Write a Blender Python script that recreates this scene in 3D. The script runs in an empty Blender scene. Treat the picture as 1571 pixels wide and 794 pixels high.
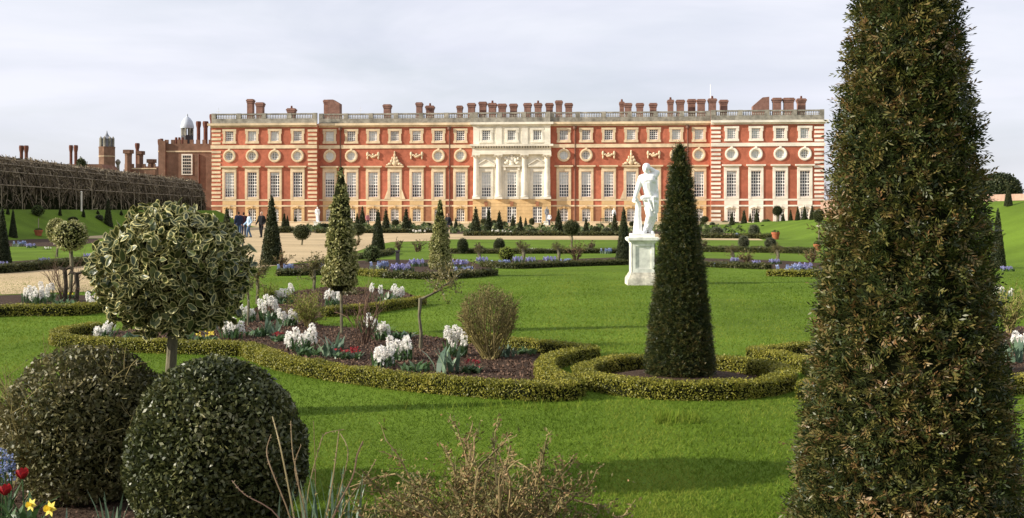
import bpy, math, random
import numpy as np
from mathutils import Vector

R = math.radians
# ------------------------------------------------------------------ camera
F, CX, HY, CH = 1750.0, 785.5, 325.0, 1.8       # focal length in photo pixels, centre, horizon row, eye height
scene = bpy.context.scene
cam_d = bpy.data.cameras.new("camera")
cam_d.sensor_width = 36.0
cam_d.lens = 36.0 * F / 1571.0
cam_d.shift_y = -(397.0 - HY) / 1571.0
cam_d.clip_start = 0.1
cam_d.clip_end = 4000.0
cam = bpy.data.objects.new("camera", cam_d)
scene.collection.objects.link(cam)
cam.location = (0, 0, CH)
cam.rotation_euler = (R(90), 0, 0)
scene.camera = cam

# ------------------------------------------------------------------ sky and sun
SUN_EL, SUN_A = R(24), R(13)                     # height, and angle in front of the palace front
sdir = Vector((-math.cos(SUN_EL) * math.cos(SUN_A), -math.cos(SUN_EL) * math.sin(SUN_A), math.sin(SUN_EL)))
world = bpy.data.worlds.new("World")
scene.world = world
world.use_nodes = True
wn, wl = world.node_tree.nodes, world.node_tree.links
bg = wn["Background"]
bg.inputs["Strength"].default_value = 0.087
sky = wn.new("ShaderNodeTexSky")
sky.sky_type = 'NISHITA'
sky.sun_disc = False
sky.sun_elevation = SUN_EL
sky.sun_rotation = math.atan2(sdir.x, sdir.y)
sky.air_density = 1.0
sky.dust_density = 1.5
tc = wn.new("ShaderNodeTexCoord")
mp = wn.new("ShaderNodeMapping")
mp.inputs["Scale"].default_value = (1.0, 1.0, 4.5)
mp.inputs["Location"].default_value = (0.35, 0.0, 0.2)
nz = wn.new("ShaderNodeTexNoise")
nz.inputs["Scale"].default_value = 2.6
nz.inputs["Detail"].default_value = 6.0
nz.inputs["Roughness"].default_value = 0.55
nz.inputs["Distortion"].default_value = 0.4
rp = wn.new("ShaderNodeValToRGB")
rp.color_ramp.elements[0].position = 0.34
rp.color_ramp.elements[0].color = (0.62, 0.62, 0.62, 1)
rp.color_ramp.elements[1].position = 0.62
rp.color_ramp.elements[1].color = (0.96, 0.96, 0.96, 1)
nz2 = wn.new("ShaderNodeTexNoise")
nz2.inputs["Scale"].default_value = 5.0
nz2.inputs["Detail"].default_value = 4.0
rp2 = wn.new("ShaderNodeValToRGB")
rp2.color_ramp.elements[0].position = 0.35
rp2.color_ramp.elements[0].color = (6.6, 6.75, 7.7, 1)
rp2.color_ramp.elements[1].position = 0.65
rp2.color_ramp.elements[1].color = (7.4, 7.5, 8.25, 1)
mx = wn.new("ShaderNodeMix")
mx.data_type = 'RGBA'
wl.new(tc.outputs["Generated"], mp.inputs["Vector"])
wl.new(mp.outputs["Vector"], nz.inputs["Vector"])
wl.new(mp.outputs["Vector"], nz2.inputs["Vector"])
wl.new(nz.outputs["Fac"], rp.inputs["Fac"])
wl.new(nz2.outputs["Fac"], rp2.inputs["Fac"])
wl.new(rp.outputs["Color"], mx.inputs["Factor"])
wl.new(sky.outputs["Color"], mx.inputs["A"])
wl.new(rp2.outputs["Color"], mx.inputs["B"])
wl.new(mx.outputs["Result"], bg.inputs["Color"])

sun_d = bpy.data.lights.new("sun", 'SUN')
sun_d.energy = 4.8
sun_d.angle = R(0.6)
sun_d.color = (1.0, 0.925, 0.81)
sun = bpy.data.objects.new("sun", sun_d)
scene.collection.objects.link(sun)
sun.rotation_euler = (-sdir).to_track_quat('-Z', 'Y').to_euler()
sun.location = (-60, -20, 60)

scene.view_settings.view_transform = 'Standard'
scene.view_settings.look = 'None'
scene.view_settings.exposure = 0.55
scene.view_settings.gamma = 1.0
scene.view_settings.use_curve_mapping = False
scene.render.engine = 'CYCLES'
scene.cycles.use_denoising = True
scene.cycles.max_bounces = 6
scene.cycles.transparent_max_bounces = 12

rng = np.random.default_rng(11)
random.seed(5)

# ------------------------------------------------------------------ helpers
def G(px, py, z=0.0):
    d = F * (CH - z) / (py - HY)
    return np.array([(px - CX) * d / F, d, z])

def at(px, d, z=0.0):
    return np.array([(px - CX) * d / F, d, z])

def zat(py, d):
    return CH + (HY - py) * d / F

def unit(v):
    return v / np.maximum(np.linalg.norm(v, axis=-1, keepdims=True), 1e-9)

def lump(P, s, seed=0.0):
    """cheap smooth noise in -1..1"""
    x, y, z = P[..., 0] * s + seed, P[..., 1] * s + seed * 1.7, P[..., 2] * s + seed * 2.3
    return (np.sin(x * 1.3 + np.sin(y * 1.7)) + np.sin(y * 1.9 + np.sin(z * 1.3 + x)) + np.sin(z * 2.1 + np.sin(x * 1.1))) / 3.0

def tag(o, label=None, cat=None, group=None, kind=None):
    if label: o["label"] = label
    if cat: o["category"] = cat
    if group: o["group"] = group
    if kind: o["kind"] = kind
    return o

def empty(name, loc=(0, 0, 0), rz=0.0, parent=None):
    o = bpy.data.objects.new(name, None)
    o.empty_display_size = 0.3
    o.location = tuple(float(v) for v in loc)
    o.rotation_euler = (0, 0, rz)
    scene.collection.objects.link(o)
    if parent: o.parent = parent
    return o

def link_mesh(name, me, parent=None, loc=(0, 0, 0), rz=0.0, scale=None):
    o = bpy.data.objects.new(name, me)
    scene.collection.objects.link(o)
    o.location = tuple(float(v) for v in loc)
    o.rotation_euler = (0, 0, rz)
    if scale is not None: o.scale = scale
    if parent: o.parent = parent
    return o

def copy_tree(o, parent=None):
    c = o.copy()
    scene.collection.objects.link(c)
    if parent: c.parent = parent
    for ch in list(o.children):
        copy_tree(ch, c)
    return c

class MB:
    def __init__(self):
        self.ch = []
    def add(self, V, Fc, m=0, r=0.5, rim=0.0):
        V = np.asarray(V, dtype=np.float32).reshape(-1, 3)
        Fc = np.asarray(Fc, dtype=np.int32)
        if Fc.ndim == 1: Fc = Fc[None]
        n = len(V)
        r = np.broadcast_to(np.asarray(r, dtype=np.float32), (n,))
        rim = np.broadcast_to(np.asarray(rim, dtype=np.float32), (n,))
        self.ch.append((V, Fc, m, r, rim))
    def quads(self, V4, m=0, r=None):
        n = len(V4)
        if r is None: r = rng.random(n)
        self.add(V4.reshape(-1, 3), np.arange(n * 4).reshape(n, 4), m, np.repeat(r, 4))
    def box(self, x0, x1, y0, y1, z0, z1, m=0, r=0.5):
        V = [(x0, y0, z0), (x1, y0, z0), (x1, y1, z0), (x0, y1, z0), (x0, y0, z1), (x1, y0, z1), (x1, y1, z1), (x0, y1, z1)]
        self.add(V, [(3, 2, 1, 0), (4, 5, 6, 7), (0, 1, 5, 4), (1, 2, 6, 5), (2, 3, 7, 6), (3, 0, 4, 7)], m, r)
    def prism(self, poly, y0, y1, m=0, r=0.5):
        """polygon in x,z (counter-clockwise seen from -y) pushed from y0 to y1"""
        n = len(poly)
        V = [(x, y0, z) for x, z in poly] + [(x, y1, z) for x, z in poly]
        self.add(V, np.array([[i, (i + 1) % n, n + (i + 1) % n, n + i] for i in range(n)])[:, ::-1], m, r)
        self.add(V[:n], np.arange(n), m, r)
        self.add(V[n:], np.arange(n)[::-1], m, r)
    def slab(self, poly, z0, z1, m=0, r=0.5):
        n = len(poly)
        V = [(x, y, z0) for x, y in poly] + [(x, y, z1) for x, y in poly]
        self.add(V, [[i, (i + 1) % n, n + (i + 1) % n, n + i] for i in range(n)], m, r)
        self.add(V[n:], np.arange(n), m, r)
        self.add(V[:n], np.arange(n)[::-1], m, r)
    def tube(self, pts, rad, sides=6, m=0, r=0.5):
        pts = np.asarray(pts, dtype=float)
        n = len(pts)
        rad = np.broadcast_to(np.asarray(rad, dtype=float), (n,))
        T = np.gradient(pts, axis=0)
        T = unit(T)
        ref = np.array([0.31, 0.87, 0.2]) if abs(T[0][2]) > 0.6 else np.array([0.0, 0.1, 1.0])
        A = unit(np.cross(T, ref)); B = np.cross(T, A)
        a = np.arange(sides) * 2 * math.pi / sides
        V = pts[:, None] + rad[:, None, None] * (np.cos(a)[None, :, None] * A[:, None] + np.sin(a)[None, :, None] * B[:, None])
        i = np.arange(n - 1)[:, None] * sides
        j = np.arange(sides)[None]
        k = (j + 1) % sides
        Fc = np.stack([i + j, i + k, i + sides + k, i + sides + j], -1).reshape(-1, 4)
        self.add(V.reshape(-1, 3), Fc, m, r)
        if sides > 3:
            self.add(V[0], np.arange(sides)[::-1], m, r)
            self.add(V[-1], np.arange(sides), m, r)
    def lathe(self, prof, segs=16, c=(0, 0, 0), m=0, r=0.5):
        prof = np.asarray(prof, dtype=float)
        a = np.arange(segs) * 2 * math.pi / segs
        n = len(prof)
        V = np.stack([c[0] + prof[:, 0][:, None] * np.cos(a), c[1] + prof[:, 0][:, None] * np.sin(a), np.broadcast_to(c[2] + prof[:, 1][:, None], (n, segs))], -1)
        i = np.arange(n - 1)[:, None] * segs
        j = np.arange(segs)[None]
        k = (j + 1) % segs
        self.add(V.reshape(-1, 3), np.stack([i + j, i + k, i + segs + k, i + segs + j], -1).reshape(-1, 4), m, r)
        self.add(V[0], np.arange(segs)[::-1], m, r)
        self.add(V[-1], np.arange(segs), m, r)
    def ell(self, c, rad, nu=14, nv=9, m=0, r=0.5, warp=None):
        t = np.linspace(0.02, math.pi - 0.02, nv)
        a = np.arange(nu) * 2 * math.pi / nu
        V = np.stack([np.sin(t)[:, None] * np.cos(a), np.sin(t)[:, None] * np.sin(a), np.broadcast_to(-np.cos(t)[:, None], (nv, nu))], -1)
        if warp is not None: V = V * warp(V)[..., None]
        V = V * np.asarray(rad) + np.asarray(c)
        i = np.arange(nv - 1)[:, None] * nu
        j = np.arange(nu)[None]
        k = (j + 1) % nu
        self.add(V.reshape(-1, 3), np.stack([i + j, i + k, i + nu + k, i + nu + j], -1).reshape(-1, 4), m, r)
        self.add(V[0], np.arange(nu)[::-1], m, r)
        self.add(V[-1], np.arange(nu), m, r)
    def mesh(self, name, mats, smooth=False, org=None):
        V = np.concatenate([c[0] for c in self.ch])
        if org is not None: V = V - np.asarray(org, dtype=np.float32)
        off, lv, ls, mi = 0, [], [], []
        pos = 0
        for v, f, m, r, rim in self.ch:
            lv.append((f + off).ravel()); k = f.shape[1]
            ls.append(pos + np.arange(len(f)) * k); pos += f.size
            mi.append(np.full(len(f), m, dtype=np.int32)); off += len(v)
        lv, ls, mi = np.concatenate(lv), np.concatenate(ls), np.concatenate(mi)
        me = bpy.data.meshes.new(name)
        me.vertices.add(len(V)); me.vertices.foreach_set("co", V.astype(np.float32).ravel())
        me.loops.add(len(lv)); me.loops.foreach_set("vertex_index", lv.astype(np.int32))
        me.polygons.add(len(ls)); me.polygons.foreach_set("loop_start", ls.astype(np.int32))
        me.polygons.foreach_set("material_index", mi)
        me.polygons.foreach_set("use_smooth", np.full(len(ls), smooth, dtype=bool))
        for mt in (mats if isinstance(mats, (list, tuple)) else [mats]): me.materials.append(mt)
        me.update(calc_edges=True)
        for nm, q in (("rnd", 3), ("rim", 4)):
            a = me.attributes.new(nm, 'FLOAT', 'POINT')
            a.data.foreach_set("value", np.concatenate([c[q] for c in self.ch]).astype(np.float32))
        return me
    def build(self, name, mats, parent=None, smooth=False, org=None, rz=0.0):
        me = self.mesh(name, mats, smooth, org)
        return link_mesh(name, me, parent, org if org is not None else (0, 0, 0), rz)

# ------------------------------------------------------------------ materials
def new_mat(name):
    m = bpy.data.materials.new(name)
    m.use_nodes = True
    nt = m.node_tree
    return m, nt.nodes, nt.links, nt.nodes["Principled BSDF"]

def solid(name, col, rough=0.8, scale=0.0, amt=0.25, bump=0.0, spec=0.3, scale2=0.0, col2=None, lo=0.35, hi=0.65, stretch=(1, 1, 1)):
    m, n, l, p = new_mat(name)
    p.inputs["Roughness"].default_value = rough
    p.inputs["Specular IOR Level"].default_value = spec
    c = (*col, 1)
    p.inputs["Base Color"].default_value = c
    if scale:
        t = n.new("ShaderNodeTexCoord")
        mpn = n.new("ShaderNodeMapping"); mpn.inputs["Scale"].default_value = stretch
        l.new(t.outputs["Object"], mpn.inputs["Vector"])
        z = n.new("ShaderNodeTexNoise"); z.inputs["Scale"].default_value = scale; z.inputs["Detail"].default_value = 6.0
        z.inputs["Roughness"].default_value = 0.65
        l.new(mpn.outputs["Vector"], z.inputs["Vector"])
        rr = n.new("ShaderNodeValToRGB")
        rr.color_ramp.elements[0].position = lo; rr.color_ramp.elements[1].position = hi
        rr.color_ramp.elements[0].color = tuple(v * (1 - amt) for v in col) + (1,)
        rr.color_ramp.elements[1].color = (tuple(min(1, v * (1 + amt)) for v in col) if col2 is None else tuple(col2)) + (1,)
        l.new(z.outputs["Fac"], rr.inputs["Fac"])
        out = rr.outputs["Color"]
        if scale2:
            z2 = n.new("ShaderNodeTexNoise"); z2.inputs["Scale"].default_value = scale2; z2.inputs["Detail"].default_value = 3.0
            l.new(t.outputs["Object"], z2.inputs["Vector"])
            mm = n.new("ShaderNodeMapRange"); mm.inputs["From Min"].default_value = 0.3; mm.inputs["From Max"].default_value = 0.7
            mm.inputs["To Min"].default_value = 0.78; mm.inputs["To Max"].default_value = 1.18
            l.new(z2.outputs["Fac"], mm.inputs["Value"])
            mu = n.new("ShaderNodeVectorMath"); mu.operation = 'SCALE'
            l.new(out, mu.inputs[0]); l.new(mm.outputs["Result"], mu.inputs["Scale"])
            out = mu.outputs["Vector"]
        l.new(out, p.inputs["Base Color"])
        if bump:
            b = n.new("ShaderNodeBump"); b.inputs["Strength"].default_value = bump; b.inputs["Distance"].default_value = 0.02
            l.new(z.outputs["Fac"], b.inputs["Height"]); l.new(b.outputs["Normal"], p.inputs["Normal"])
    return m

def leafy(name, stops, rough=0.5, spec=0.4, trans=0.25, rim=None):
    """leaf material: random colour per leaf (attribute rnd), some light through the leaf; rim = colour of a pale leaf edge"""
    m, n, l, p = new_mat(name)
    p.inputs["Roughness"].default_value = rough
    p.inputs["Specular IOR Level"].default_value = spec
    a = n.new("ShaderNodeAttribute"); a.attribute_name = "rnd"
    rr = n.new("ShaderNodeValToRGB")
    e = rr.color_ramp.elements
    e[0].position, e[0].color = stops[0][0], (*stops[0][1], 1)
    e[1].position, e[1].color = stops[-1][0], (*stops[-1][1], 1)
    for q, c in stops[1:-1]:
        x = e.new(q); x.color = (*c, 1)
    l.new(a.outputs["Fac"], rr.inputs["Fac"])
    col = rr.outputs["Color"]
    if rim:
        a2 = n.new("ShaderNodeAttribute"); a2.attribute_name = "rim"
        r2 = n.new("ShaderNodeValToRGB")
        r2.color_ramp.elements[0].position = 0.62; r2.color_ramp.elements[1].position = 0.80
        mm = n.new("ShaderNodeMix"); mm.data_type = 'RGBA'
        l.new(a2.outputs["Fac"], r2.inputs["Fac"]); l.new(r2.outputs["Color"], mm.inputs["Factor"])
        l.new(col, mm.inputs["A"]); mm.inputs["B"].default_value = (*rim, 1)
        col = mm.outputs["Result"]
    l.new(col, p.inputs["Base Color"])
    if trans:
        t = n.new("ShaderNodeBsdfTranslucent"); l.new(col, t.inputs["Color"])
        ms = n.new("ShaderNodeMixShader"); ms.inputs["Fac"].default_value = trans
        o = n["Material Output"]
        l.new(p.outputs["BSDF"], ms.inputs[1]); l.new(t.outputs["BSDF"], ms.inputs[2]); l.new(ms.outputs["Shader"], o.inputs["Surface"])
    return m

M = {}
M['lawn'] = solid('lawn_turf', (0.106, 0.168, 0.017), 0.9, 42, 0.30, 0.55, 0.06, 0.35)
M['far_lawn'] = M['lawn']
M['gravel'] = solid('golden_gravel', (0.46, 0.35, 0.20), 0.95, 9, 0.16, 0.3, 0.1, 0.25)
M['soil'] = solid('mulched_soil', (0.042, 0.026, 0.017), 0.95, 55, 0.65, 1.0, 0.1, 4.0, col2=(0.115, 0.075, 0.05))
M['brick'] = solid('red_brick', (0.425, 0.135, 0.080), 0.9, 1.1, 0.20, 0.0, 0.15, 0.12)
M['brick_low'] = solid('brown_brick', (0.34, 0.155, 0.085), 0.9, 1.3, 0.16, 0.0, 0.15, 0.15)
M['tudor'] = solid('tudor_brick', (0.215, 0.125, 0.085), 0.95, 0.9, 0.22, 0.0, 0.1, 0.2)
M['tudor_red'] = solid('tudor_chimney_brick', (0.15, 0.065, 0.046), 0.95, 1.5, 0.2, 0.0, 0.1)
M['chimney'] = solid('chimney_brick', (0.24, 0.13, 0.095), 0.95, 1.5, 0.25, 0.0, 0.1)
M['cream'] = solid('cream_stone', (0.68, 0.54, 0.355), 0.85, 0.9, 0.16, 0.0, 0.2, 0.3)
M['pale'] = solid('pale_stone', (0.80, 0.74, 0.62), 0.85, 0.8, 0.12, 0.0, 0.2, 0.3)
M['ivory'] = solid('ivory_stone', (0.73, 0.68, 0.56), 0.85, 0.8, 0.12, 0.0, 0.2, 0.35)
M['yellow'] = solid('yellow_sandstone', (0.62, 0.43, 0.215), 0.9, 0.9, 0.16, 0.0, 0.15, 0.35)
M['grey'] = solid('weathered_grey_stone', (0.27, 0.25, 0.205), 0.95, 0.7, 0.38, 0.0, 0.1, 1.6)
M['white'] = solid('white_paint', (0.86, 0.85, 0.80), 0.6, spec=0.3)
M['blind'] = solid('window_blind', (0.86, 0.86, 0.80), 0.9, 0.8, 0.1)
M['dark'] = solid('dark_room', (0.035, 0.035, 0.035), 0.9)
M['lead'] = solid('lead_roof', (0.22, 0.23, 0.25), 0.6, 1.0, 0.2)
M['dome'] = solid('white_lead_dome', (0.47, 0.50, 0.54), 0.45, 1.5, 0.1)
M['iron'] = solid('dark_iron', (0.05, 0.045, 0.045), 0.6)
M['pipe'] = solid('brown_pipe', (0.16, 0.08, 0.055), 0.7)
M['marble'] = solid('white_marble', (0.84, 0.83, 0.80), 0.55, 3.0, 0.06, 0.0, 0.4)
M['pedestal'] = solid('pedestal_stone', (0.76, 0.76, 0.67), 0.85, 3.0, 0.06, 0.0, 0.2, 6.0)
M['stain'] = solid('lichened_stone', (0.62, 0.58, 0.48), 0.9, 9.0, 0.28, 0.0, 0.2, 3.0)
M['bark'] = solid('grey_green_bark', (0.15, 0.135, 0.085), 0.9, 30, 0.4, 0.6, 0.1, stretch=(1, 1, 0.3))
M['dkbark'] = solid('dark_bark', (0.06, 0.05, 0.035), 0.95, 20, 0.35, 0.4, 0.1)
M['terracotta'] = solid('terracotta', (0.36, 0.11, 0.05), 0.9, 6, 0.2)
M['bench'] = solid('dark_green_paint', (0.03, 0.06, 0.035), 0.6)
M['twig'] = leafy('tan_twig', [(0, (0.10, 0.08, 0.04)), (0.5, (0.24, 0.19, 0.085)), (1, (0.31, 0.22, 0.11))], 0.8, 0.15, 0)
M['rosestem'] = leafy('purple_brown_stem', [(0, (0.13, 0.075, 0.05)), (0.5, (0.21, 0.145, 0.075)), (1, (0.27, 0.22, 0.10))], 0.6, 0.3, 0)
M['olive_twig'] = leafy('olive_twig', [(0, (0.12, 0.10, 0.035)), (0.6, (0.24, 0.20, 0.07)), (1, (0.30, 0.24, 0.11))], 0.85, 0.15, 0)
M['brown_twig'] = leafy('brown_twig', [(0, (0.06, 0.035, 0.024)), (1, (0.17, 0.105, 0.07))], 0.85, 0.15, 0)
M['rosebud'] = leafy('rose_shoot', [(0, (0.085, 0.095, 0.026)), (0.5, (0.18, 0.165, 0.05)), (0.85, (0.28, 0.20, 0.075)), (1, (0.38, 0.21, 0.11))], 0.6, 0.3, 0.2)
M['core'] = solid('inner_foliage_and_shade', (0.014, 0.016, 0.007), 1.0, spec=0.0)  # near-black: twigs inside plants, and the bower's inner shade put into colour
M['yew'] = leafy('yew_needles', [(0, (0.018, 0.030, 0.008)), (0.36, (0.050, 0.066, 0.015)), (0.60, (0.115, 0.112, 0.026)), (0.78, (0.18, 0.14, 0.042)), (0.93, (0.20, 0.10, 0.040)), (1, (0.38, 0.31, 0.17))], 0.45, 0.4, 0.18)
M['farcone'] = leafy('clipped_yew', [(0, (0.016, 0.024, 0.009)), (0.6, (0.036, 0.048, 0.015)), (1, (0.085, 0.082, 0.028))], 0.6, 0.3, 0.1)
M['farball'] = leafy('clipped_evergreen', [(0, (0.030, 0.040, 0.012)), (0.6, (0.070, 0.082, 0.026)), (1, (0.15, 0.14, 0.055))], 0.6, 0.3, 0.15)
M['greyball'] = leafy('grey_green_evergreen', [(0, (0.045, 0.055, 0.03)), (0.6, (0.11, 0.12, 0.07)), (1, (0.20, 0.19, 0.12))], 0.6, 0.3, 0.15)
M['budleaf'] = leafy('olive_bud', [(0, (0.06, 0.055, 0.02)), (0.6, (0.15, 0.13, 0.045)), (1, (0.25, 0.20, 0.09))], 0.7, 0.2, 0.2)
M['glossy'] = leafy('glossy_dark_leaf', [(0, (0.024, 0.034, 0.010)), (0.5, (0.066, 0.078, 0.022)), (0.85, (0.14, 0.138, 0.046)), (1, (0.26, 0.24, 0.13))], 0.42, 0.4, 0.15)
M['dull'] = leafy('dull_green_leaf', [(0, (0.036, 0.043, 0.012)), (0.5, (0.11, 0.105, 0.033)), (0.85, (0.20, 0.172, 0.07)), (1, (0.26, 0.23, 0.15))], 0.5, 0.4, 0.15)
M['holly'] = leafy('variegated_leaf', [(0, (0.020, 0.032, 0.010)), (0.6, (0.048, 0.066, 0.016)), (1, (0.11, 0.12, 0.035))], 0.42, 0.4, 0.10, rim=(0.55, 0.50, 0.21))
M['varieg'] = leafy('cream_and_green_leaf', [(0, (0.06, 0.075, 0.018)), (0.3, (0.16, 0.17, 0.04)), (0.6, (0.36, 0.34, 0.12)), (1, (0.60, 0.54, 0.27))], 0.5, 0.4, 0.2)
M['box'] = leafy('box_leaf', [(0, (0.060, 0.072, 0.010)), (0.45, (0.18, 0.18, 0.020)), (0.8, (0.31, 0.285, 0.034)), (1, (0.42, 0.35, 0.07))], 0.5, 0.35, 0.25)
M['boxgreen'] = leafy('dark_box_leaf', [(0, (0.030, 0.040, 0.010)), (0.6, (0.075, 0.082, 0.018)), (1, (0.15, 0.135, 0.03))], 0.5, 0.35, 0.2)
M['bulbleaf'] = leafy('bulb_leaf', [(0, (0.035, 0.075, 0.022)), (0.6, (0.08, 0.15, 0.05)), (1, (0.16, 0.23, 0.11))], 0.4, 0.4, 0.25)
M['blueleaf'] = leafy('blue_green_leaf', [(0, (0.07, 0.12, 0.075)), (0.6, (0.14, 0.21, 0.13)), (1, (0.26, 0.33, 0.21))], 0.45, 0.4, 0.2)
M['midleaf'] = leafy('mixed_green_leaf', [(0, (0.035, 0.06, 0.015)), (0.6, (0.08, 0.11, 0.03)), (1, (0.17, 0.18, 0.06))], 0.6, 0.3, 0.25)
M['limeleaf'] = leafy('lime_leaf', [(0, (0.10, 0.14, 0.02)), (0.6, (0.20, 0.25, 0.035)), (1, (0.32, 0.32, 0.06))], 0.6, 0.3, 0.3)
M['wpetal'] = leafy('white_petal', [(0, (0.84, 0.82, 0.74)), (0.8, (0.92, 0.91, 0.87)), (1, (0.90, 0.80, 0.76))], 0.6, 0.3, 0.45)
M['lpetal'] = leafy('lilac_petal', [(0, (0.23, 0.23, 0.46)), (0.6, (0.36, 0.35, 0.60)), (1, (0.50, 0.49, 0.68))], 0.6, 0.3, 0.3)
M['bpetal'] = leafy('blue_petal', [(0, (0.20, 0.25, 0.45)), (1, (0.40, 0.47, 0.66))], 0.6, 0.3, 0.3)
M['rpetal'] = leafy('red_petal', [(0, (0.16, 0.008, 0.010)), (1, (0.42, 0.02, 0.025))], 0.5, 0.3, 0.25)
M['ypetal'] = leafy('yellow_petal', [(0, (0.75, 0.52, 0.03)), (1, (0.85, 0.75, 0.12))], 0.5, 0.3, 0.3)
M['grass'] = leafy('grass_blade', [(0, (0.068, 0.120, 0.011)), (0.6, (0.126, 0.198, 0.018)), (1, (0.23, 0.265, 0.042))], 0.8, 0.08, 0.35)
M['bower'] = leafy('bare_hornbeam_twig', [(0, (0.09, 0.070, 0.048)), (0.6, (0.22, 0.175, 0.115)), (1, (0.36, 0.30, 0.20))], 0.9, 0.1, 0)
M['timber'] = solid('weathered_timber', (0.30, 0.245, 0.17), 0.9, 4, 0.25)
M['skin'] = solid('skin', (0.55, 0.32, 0.23), 0.6)
def cloth(name, c): return solid(name, c, 0.9, 8, 0.15)
M['glass'], _n, _l, _p = new_mat('window_glass')
_g = _n.new("ShaderNodeBsdfGlossy"); _g.inputs["Roughness"].default_value = 0.03; _g.inputs["Color"].default_value = (0.9, 0.95, 1, 1)
_t = _n.new("ShaderNodeBsdfTransparent")
_f = _n.new("ShaderNodeFresnel"); _f.inputs["IOR"].default_value = 1.6
_x = _n.new("ShaderNodeMixShader")
_l.new(_f.outputs["Fac"], _x.inputs["Fac"]); _l.new(_t.outputs["BSDF"], _x.inputs[1]); _l.new(_g.outputs["BSDF"], _x.inputs[2])
_l.new(_x.outputs["Shader"], _n["Material Output"].inputs["Surface"])

# ------------------------------------------------------------------ foliage helpers
def leaves(mb, P, N, L, W, m=0, rnd=None, out=0.6, jit=0.7, lift=0.35, clump=0.0, cs=6.0):
    n = len(P)
    if n == 0: return
    nn = unit(N * out + rng.normal(size=(n, 3)) * jit)
    D = unit(unit(np.cross(nn, rng.normal(size=(n, 3)))) + N * lift)
    S = unit(np.cross(D, nn))
    l = (L * (0.65 + 0.7 * rng.random(n)))[:, None]
    w = (W * (0.7 + 0.6 * rng.random(n)))[:, None]
    if rnd is None: rnd = rng.random(n)
    if clump: rnd = np.clip(rnd * (1 - clump) + clump * (0.5 + 0.6 * lump(P, cs)), 0, 1)
    V = np.stack([P - D * l * 0.5, P + S * w * 0.5, P + D * l * 0.5, P - S * w * 0.5], 1)
    mb.quads(V, m, rnd)

def rim_leaves(mb, P, N, L, W, m=0, out=0.6, jit=0.8, clump=0.4):
    """bigger leaves with a middle and an edge, so the edge can have its own colour; cupped"""
    n = len(P)
    nn = unit(N * out + rng.normal(size=(n, 3)) * jit)
    D = unit(unit(np.cross(nn, rng.normal(size=(n, 3)))) + N * 0.3)
    S = unit(np.cross(D, nn)); U = np.cross(S, D)
    l = (L * (0.7 + 0.6 * rng.random(n)))[:, None]; w = (W * (0.75 + 0.5 * rng.random(n)))[:, None]
    ring = [(-0.5, 0.0), (-0.28, 0.36), (0.02, 0.5), (0.3, 0.36), (0.56, 0.0), (0.3, -0.36), (0.02, -0.5), (-0.28, -0.36)]
    V = [P + D * l * a + S * w * b + U * w * (0.10 * abs(b) * 2 - 0.08 * (a > 0.4)) + rng.normal(size=(n, 3)) * 0.0022 for a, b in ring]
    V.append(P - D * l * 0.12); V.append(P + D * l * 0.2)
    V = np.stack(V, 1)
    f = np.array([(0, 1, 8), (1, 2, 8), (2, 9, 8), (2, 3, 9), (3, 4, 9), (4, 5, 9), (5, 6, 9), (6, 8, 9), (6, 7, 8), (7, 0, 8)])
    Fc = (np.arange(n)[:, None, None] * 10 + f[None]).reshape(-1, 3)
    rnd = np.clip(rng.random(n) * (1 - clump) + clump * (0.5 + 0.6 * lump(P, 6)), 0, 1)
    rim = np.tile(np.array([1.0] * 8 + [0.0, 0.0]), n) * np.repeat(0.72 + 0.5 * rng.random(n), 10)
    mb.add(V.reshape(-1, 3), Fc, m, np.repeat(rnd, 10), rim)

def on_cone(n, prof):
    """random points on a surface of revolution given as [(r, z)...]"""
    prof = np.asarray(prof, dtype=float)
    r0, z0, r1, z1 = prof[:-1, 0], prof[:-1, 1], prof[1:, 0], prof[1:, 1]
    ar = (r0 + r1) * np.hypot(r1 - r0, z1 - z0)
    k = rng.choice(len(ar), n, p=ar / ar.sum())
    t = rng.random(n)
    t = np.where(rng.random(n) < np.maximum(r0, r1)[k] / (r0 + r1 + 1e-9)[k] - 0.5, np.where(r0[k] > r1[k], t * t, 1 - t * t), t)
    a = rng.random(n) * 2 * math.pi
    r = r0[k] + (r1 - r0)[k] * t; z = z0[k] + (z1 - z0)[k] * t
    dr, dz = (r1 - r0)[k], (z1 - z0)[k]
    N = unit(np.stack([np.cos(a) * dz, np.sin(a) * dz, -dr], -1))
    return np.stack([r * np.cos(a), r * np.sin(a), z], -1), N

def on_ell(n, c, rad, zmin=-1.0):
    u = unit(rng.normal(size=(int(n * 2.5) + 20, 3)))
    u = u[u[:, 2] > zmin][:n]
    rad = np.asarray(rad, dtype=float)
    return u * rad + np.asarray(c), unit(u / rad)

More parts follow.
